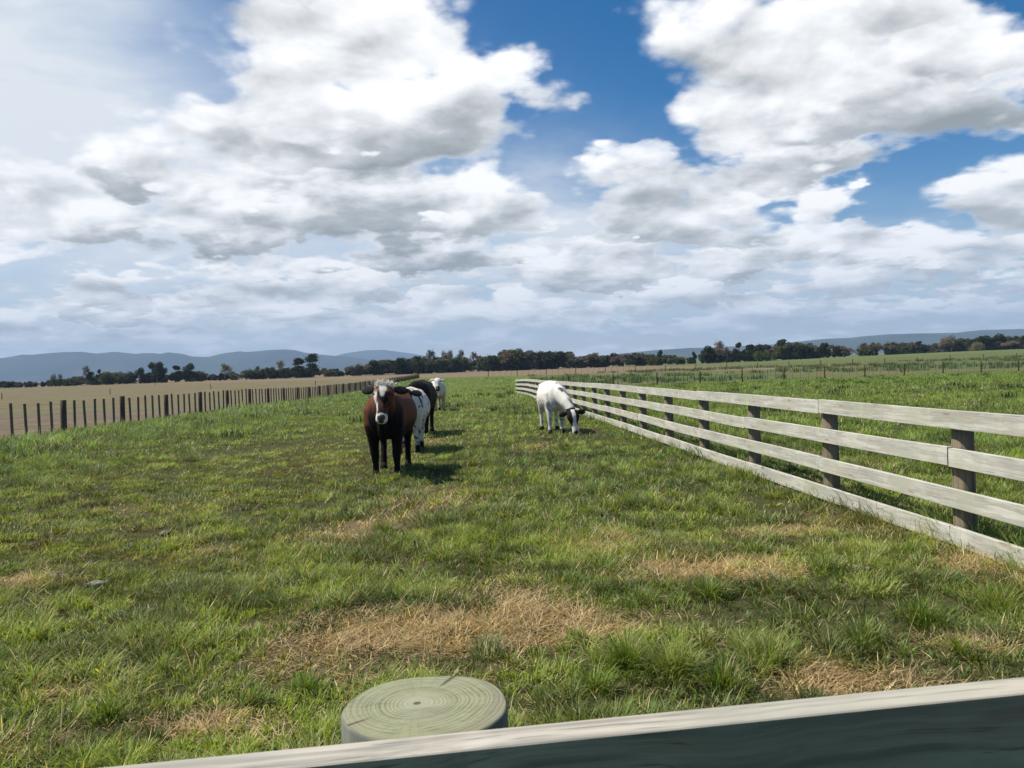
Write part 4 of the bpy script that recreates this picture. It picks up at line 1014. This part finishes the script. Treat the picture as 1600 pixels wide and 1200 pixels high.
def make_cow(label, px, py, yaw, pose, paint, scale=1.0, head_up=.0, legs=(0, 0, 0, 0), neck_side=0., ear_col=BLACK, head_yaw=0., girth=1.0, neck=None):
    root = empty('cow', (0, 0, 0)); tag(root, label, 'cow', 'cattle in the grass lane')
    bm = bmesh.new(); X_ = Vector((1, 0, 0)); Z_ = Vector((0, 0, 1))
    for ring in [[(-.80, .98, .09, .16), (-.72, .96, .19, .29), (-.58, .965, .255, .37), (-.40, .965, .29, .385), (-.2, .95, .33, .385), (0, .94, .365, .395), (.25, .945, .38, .395), (.45, .975, .355, .365), (.6, 1.02, .315, .32), (.74, 1.05, .26, .265), (.84, 1.06, .17, .19), (.88, 1.06, .08, .10)]]:
        loft(bm, [((0, y_, z_), X_, Z_, hw * girth, hh) for (y_, z_, hw, hh) in ring], 28)
    chain(bm, [(0, -.62, 1.22, .07, .12), (0, -.4, 1.30, .09, .06), (0, 0, 1.305, .10, .05), (0, .45, 1.31, .10, .05), (0, .68, 1.27, .16, .07)], 12)   # spine ridge
    for s_ in (-1, 1):
        chain(bm, [(s_ * .17, .62, 1.26, .05, .06), (s_ * .24, .60, 1.20, .06, .08)], 10)  # hook bones
        dyf, dyr = (legs[0], legs[2]) if s_ < 0 else (legs[1], legs[3])
        chain(bm, [(s_ * .12, -.45, 1.24, .09, .14), (s_ * .20, -.48, 1.02, .12, .20), (s_ * .20, -.52, .82, .115, .17), (s_ * .185, -.50 + dyf * .2, .66, .100, .125), (s_ * .175, -.53 + dyf * .6, .44, .068, .072), (s_ * .17, -.53 + dyf * .7, .39, .070, .070), (s_ * .17, -.50 + dyf * .9, .22, .048, .050), (s_ * .17, -.50 + dyf, .12, .050, .050), (s_ * .17, -.52 + dyf, .04, .052, .058), (s_ * .17, -.53 + dyf, .0, .055, .066)])
        chain(bm, [(s_ * .19, .58, 1.05, .13, .24), (s_ * .22, .54, .82, .13, .22), (s_ * .215, .56 + dyr * .2, .68, .095, .15), (s_ * .20, .70 + dyr * .5, .52, .066, .085), (s_ * .195, .73 + dyr * .6, .46, .055, .062), (s_ * .19, .70 + dyr * .8, .28, .050, .053), (s_ * .19, .69 + dyr, .13, .052, .052), (s_ * .19, .66 + dyr, .04, .053, .06), (s_ * .19, .65 + dyr, .0, .056, .066)])
    # neck and head
    ns = neck_side
    if pose == 'up':
        poll = Vector((ns, -1.07, 1.40 + head_up)); hd = Vector((head_yaw, -.50, -.86)).normalized()
        chain(bm, [(0, -.50, 1.02, .20, .30), (ns * .3, -.74, 1.10, .165, .255), (ns * .7, -.92, 1.20 + head_up * .5, .135, .19), (ns, -1.02, 1.30 + head_up, .11, .14)], 18)
        chain(bm, [(0, -.66, .66, .07, .10), (0, -.76, .78, .075, .11), (0, -.84, .98, .05, .09), (0, -.92, 1.12, .04, .06)], 12)  # brisket and dewlap
    else:
        poll = Vector((ns, -1.30, .60)); hd = Vector((head_yaw, -.22, -.95)).normalized()
        chain(bm, [(0, -.50, 1.05, .20, .29), (ns * .35, -.80, .98, .165, .25), (ns * .7, -1.06, .80, .135, .19), (ns, -1.22, .62, .11, .15)], 18)
    side = (X_ - hd * X_.dot(hd)).normalized(); fr = hd.cross(side)
    if fr.y > 0: fr = -fr           # face front direction
    def hp(x_, t, f): return poll + side * x_ + hd * t + fr * f
    loft(bm, [(hp(0, t, f), side, fr, hw * (1.28 if t < .25 else 1.12), hh) for (t, f, hw, hh) in [(-.05, .0, .06, .05), (-.03, .0, .095, .08), (.04, .015, .115, .11), (.12, .02, .122, .125), (.20, .02, .108, .12), (.30, .018, .085, .098), (.40, .02, .070, .078), (.47, .018, .076, .075), (.53, .012, .080, .070), (.57, .008, .066, .052), (.585, .005, .035, .03)]], 20)
    for s_ in (-1, 1):
        chain(bm, [tuple(hp(s_ * .085, .12, .085)) + (.034, .03), tuple(hp(s_ * .125, .13, .07)) + (.036, .03)], 8)   # brow
        chain(bm, [tuple(hp(s_ * .04, .16, -.05)) + (.05, .05), tuple(hp(s_ * .04, .30, -.045)) + (.04, .04)], 8)  # jaw
    me0 = bpy.data.meshes.new('cow_raw'); bmesh.ops.recalc_face_normals(bm, faces=bm.faces); bm.to_mesh(me0); bm.free()
    tmp = bpy.data.objects.new('tmp', me0); COL.objects.link(tmp)
    md = tmp.modifiers.new('r', 'REMESH'); md.mode = 'VOXEL'; md.voxel_size = .014
    md = tmp.modifiers.new('s', 'SMOOTH'); md.factor = .5; md.iterations = 5
    dg = bpy.context.evaluated_depsgraph_get(); dg.update()
    me = bpy.data.meshes.new_from_object(tmp.evaluated_get(dg)); me.name = 'cow_body'
    bpy.data.objects.remove(tmp); bpy.data.meshes.remove(me0)
    n_ = len(me.vertices); co = np.empty(n_ * 3, np.float32); me.vertices.foreach_get('co', co); co = co.reshape(-1, 3)
    q_ = co - np.array(poll); hx = q_ @ np.array(side); ht = q_ @ np.array(hd); hf = q_ @ np.array(fr)
    ishead = (ht > -.09) & (ht < .62) & (np.abs(hx) < .20) & (hf > -.11) & (co[:, 1] < -.93)
    col = paint(co, hx, ht, hf, ishead)
    set_color(me, 'fur', col)
    link('body', me, fur_m, root, smooth=True)
    # ears, eyes, nose, hooves, tail
    for s_ in (-1, 1):
        bm = bmesh.new(); pr = []
        e0 = hp(s_ * .125, .01, -.02); out_ = (side * s_ * 1 + Vector((0, 0, -.18)) - fr * .05).normalized(); thin = fr
        wide = out_.cross(thin).normalized()
        loft(bm, [(e0 + out_ * t, wide, thin, w_, h_) for (t, w_, h_) in [(-.01, .025, .02), (.03, .045, .024), (.08, .068, .022), (.13, .070, .018), (.18, .052, .014), (.215, .022, .008)]], 12)
        em = bpy.data.meshes.new('ear'); bmesh.ops.recalc_face_normals(bm, faces=bm.faces); bm.to_mesh(em); bm.free(); set_color(em, 'fur', ear_col)
        link('ear', em, earm, root, smooth=True)
        bm = bmesh.new(); bmesh.ops.create_icosphere(bm, subdivisions=2, radius=.021); em = bpy.data.meshes.new('eye'); bm.to_mesh(em); bm.free()
        o = link('eye', em, eyem, root, smooth=True); o.location = hp(s_ * .130, .145, .075)
    bm = bmesh.new()
    loft(bm, [(hp(0, t, f), side, fr, a, b) for (t, f, a, b) in [(.475, .072, .03, .015), (.505, .062, .058, .036), (.54, .045, .062, .036), (.572, .03, .048, .026), (.588, .02, .02, .012)]], 16)
    em = bpy.data.meshes.new('muzzle'); bmesh.ops.recalc_face_normals(bm, faces=bm.faces); bm.to_mesh(em); bm.free(); link('muzzle', em, nosem, root, smooth=True)
    for i, (s_, y_, dd) in enumerate(((-1, -.53, legs[0]), (1, -.53, legs[1]), (-1, .65, legs[2]), (1, .65, legs[3]))):
        link('hoof', hoof_mesh(s_ * (.17 if i < 2 else .19), y_ + dd), hoofm, root, smooth=True)
    bm = bmesh.new()
    chain(bm, [(0, .84, 1.20, .035, .035), (0.01, .93, 1.12, .028, .028), (.02, .95, .9, .020, .020), (.03, .94, .66, .018, .018), (.03, .93, .56, .035, .035), (.04, .93, .42, .045, .045), (.04, .92, .30, .01, .01)], 10)
    tmh = bpy.data.meshes.new('tail'); bm.to_mesh(tmh); bm.free()
    nv_ = len(tmh.vertices); tco = np.empty(nv_ * 3, np.float32); tmh.vertices.foreach_get('co', tco); tco = tco.reshape(-1, 3)
    z0 = np.zeros(nv_); set_color(tmh, 'fur', paint(tco, z0, z0 - 9, z0, z0 > 1)); link('tail', tmh, earm, root, smooth=True)
    p_ = gpt(px, py); root.location = p_; root.rotation_euler = (0, 0, R(yaw)); root.scale = (scale,) * 3
    # the photo position is that of the front feet
    off = Matrix.Rotation(R(yaw), 3, 'Z') @ Vector((0, -.53, 0)) * scale
    root.location = Vector((p_.x - off.x, p_.y - off.y, gh(p_.x - off.x, p_.y - off.y) - .01))
    return root, hp, fr, side, hd
def vn3(co, s, off=0.):
    return fbm(co[:, 0] + co[:, 2] * .7 + off, co[:, 1] - co[:, 2] * .6 + off, s, 3, off)
def mixw(a, b, w): return a * (1 - w[:, None]) + b * w[:, None]
def paint_brown(co, hx, ht, hf, H):
    n_ = vn3(co, .25); x, y, z = co.T
    col = np.tile(BROWN, (len(co), 1)) * (.7 + .6 * vn3(co, .08, 4.))[:, None]
    blk = np.clip(sstep(-z + n_ * .3, -.80, -.55), 0, 1)                 # black lower body and legs
    blk = np.maximum(blk, sstep(-y + n_ * .25 - np.abs(x - .05) * 1.0 + x * .3, .46, .62) * sstep(-z, -1.22, -.92))   # black breast
    col = mixw(col, BLACK, blk)
    wh = np.zeros(len(co))
    hn = (vn3(co, .05, 7.) - .5) * .05
    face = mixw(np.tile(BLACK * 1.6, (len(co), 1)), BROWN * 1.1, sstep(vn3(co, .07, 12.), .42, .6) * .8)
    w1 = sstep(-(ht + hn), -.06, -.01)                                 # white poll
    blaze = sstep(-(np.abs(hx) + hn * 1.2 + (ht - .08) * .25), -.060, -.035) * sstep(-np.abs(ht - .13), -.10, -.07) * (hf > .05) * .85
    sidew = sstep(-hx + hn * .5, .078, .094) * sstep(ht, .06, .12) * sstep(-ht, -.50, -.42)
    sidew = np.maximum(sidew, sstep(-hx + hn * .5, .052, .068) * sstep(ht, .26, .32))
    muz = sstep(ht + hn * .4, .455, .475)
    brow = sstep(-np.abs(ht - .09), -.06, -.03) * sstep(np.abs(hx), .05, .065)
    w = np.clip(np.maximum.reduce([w1, blaze, sidew, muz]), 0, 1)
    face = mixw(face, WHITE, w); face = mixw(face, BROWN * 1.5, np.clip(brow * (1 - w1) * .8, 0, 1))
    col = np.where(H[:, None], face, col)
    return col
def paint_speckled(co, hx, ht, hf, H):
    x, y, z = co.T
    col = np.tile(WHITE, (len(co), 1)); sp = sstep(vn3(co, .07, 3.), .60, .66)
    low = sstep(-z, -.62, -.45) * .5
    col = mixw(col, BLACK * 2, np.clip(sp + low * sstep(vn3(co, .1, 5.), .45, .6), 0, 1))
    col = mixw(col, BLACK * 2, sstep(-z, -.24, -.16))
    return np.where(H[:, None], BLACK[None] * 2, col)
def paint_black(co, hx, ht, hf, H):
    return np.tile(BLACK * 1.3, (len(co), 1)) + (vn3(co, .2)[:, None] * np.array([.012, .007, .005]))
def paint_cream(co, hx, ht, hf, H):
    x, y, z = co.T; col = np.tile(WHITE * .95, (len(co), 1))
    col = mixw(col, np.array([.34, .22, .14]), sstep(-z + vn3(co, .2) * .3, -.75, -.4) * .75)
    face = mixw(np.tile(WHITE, (len(co), 1)), BLACK * 3, sstep(ht, .36, .42)); return np.where(H[:, None], face, col)
def paint_white(co, hx, ht, hf, H):
    x, y, z = co.T; col = np.tile(WHITE * 1.08, (len(co), 1))
    g_ = sstep(vn3(co, .12, 2.), .56, .66) * sstep(-y + x * 1.2, .75, 1.0) * .9
    col = mixw(col, BLACK * 6, g_)
    sp = sstep(vn3(co, .06, 9.), .66, .70) * sstep(-z, -1.0, -.85) * .8
    col = mixw(col, BLACK * 5, sp)
    hn = (vn3(co, .05, 7.) - .5) * .04
    wf = np.maximum(sstep(-(np.abs(hx) + hn), -.055, -.035) * sstep(hf, .02, .05), sstep(ht, .34, .40))
    face = mixw(np.tile(BLACK * 1.6, (len(co), 1)), WHITE, np.clip(wf, 0, 1)); return np.where(H[:, None], face, col)

cb = make_cow('brown and black cow with white face standing in front, staring at the camera', 604, 746, 1, 'up', paint_brown, 1.03, .0, (.07, -.04, -.12, .08), .10, BLACK * 1.5, -.04, 1.12)
# curly white poll on the brown cow
root, hp, fr, side, hd = cb
bm = bmesh.new(); rq = random.Random(2)
for k_ in range(520):
    xx_ = rq.gauss(0, .055); a = hp(xx_, rq.uniform(-.05, .05) , rq.uniform(.0, .10)); d = Vector((xx_ * 8 + rq.uniform(-.6, .6), rq.uniform(-.9, .1), 1 - abs(xx_) * 4)).normalized() * rq.uniform(.02, .07)
    w_ = Vector((rq.uniform(-1, 1), rq.uniform(-1, 1), rq.uniform(-.3, .3))).normalized() * .009
    v = [bm.verts.new(a - w_), bm.verts.new(a + w_), bm.verts.new(a + d * .6 + w_ * .8 + fr * .01), bm.verts.new(a + d * .6 - w_ * .8 + fr * .01), bm.verts.new(a + d + fr * .02)]
    bm.faces.new((v[0], v[1], v[2], v[3])); bm.faces.new((v[3], v[2], v[4]))
em = bpy.data.meshes.new('poll_tuft'); bm.to_mesh(em); bm.free(); set_color(em, 'fur', np.array([.92, .88, .78])); link('hair_tuft', em, earm, root)
make_cow('white cow speckled with black spots, half hidden behind the brown cow', 639, 711, 3, 'up', paint_speckled, 1.0, -.10, (-.08, .10, .1, -.1), .0, BLACK * 2, .0, 1.12)
make_cow('black cow behind the speckled one, no white on it', 656, 681, 1, 'up', paint_black, 1.08, -.24, (.05, -.05, -.08, .08), -.22, BLACK, -.2, 1.04)
make_cow('small distant white cow with dark muzzle, last of the left line', 687, 642, 14, 'up', paint_cream, 1.0, .03, (.05, -.05, .05, 0), -.12, WHITE * .8, -.1, .95)
make_cow('white cow with black and white head grazing beside the board fence', 870, 677, 6, 'graze', paint_white, .98, 0, (-.05, .12, .12, -.10), .28, BLACK * 1.5, .10, 1.0)

# ------------------------------------------------------------------ air
bm = bmesh.new(); bmesh.ops.create_cube(bm, size=1)
for v in bm.verts: v.co = Vector((v.co.x * 26000, v.co.y * 26000, 0 if v.co.z < 0 else 1)); v.co.z = -2.8 if v.co.z < .5 else 520
hme = bpy.data.meshes.new('haze'); bm.to_mesh(hme); bm.free()
hz_m, N = material('haze_air')
pv = N.n('ShaderNodeVolumePrincipled'); pv.inputs['Color'].default_value = (.52, .71, 1.0, 1); pv.inputs['Density'].default_value = 1.0e-4; pv.inputs['Anisotropy'].default_value = .0
N.out(None, pv.outputs[0])
ho = link('haze', hme, hz_m); tag(ho, 'thin blue air over the fields and hills', 'haze', kind='stuff')
scene.cycles.volume_bounces = 0
scene.cycles.max_bounces = 6; scene.cycles.diffuse_bounces = 3; scene.cycles.transmission_bounces = 3; scene.cycles.transparent_max_bounces = 8
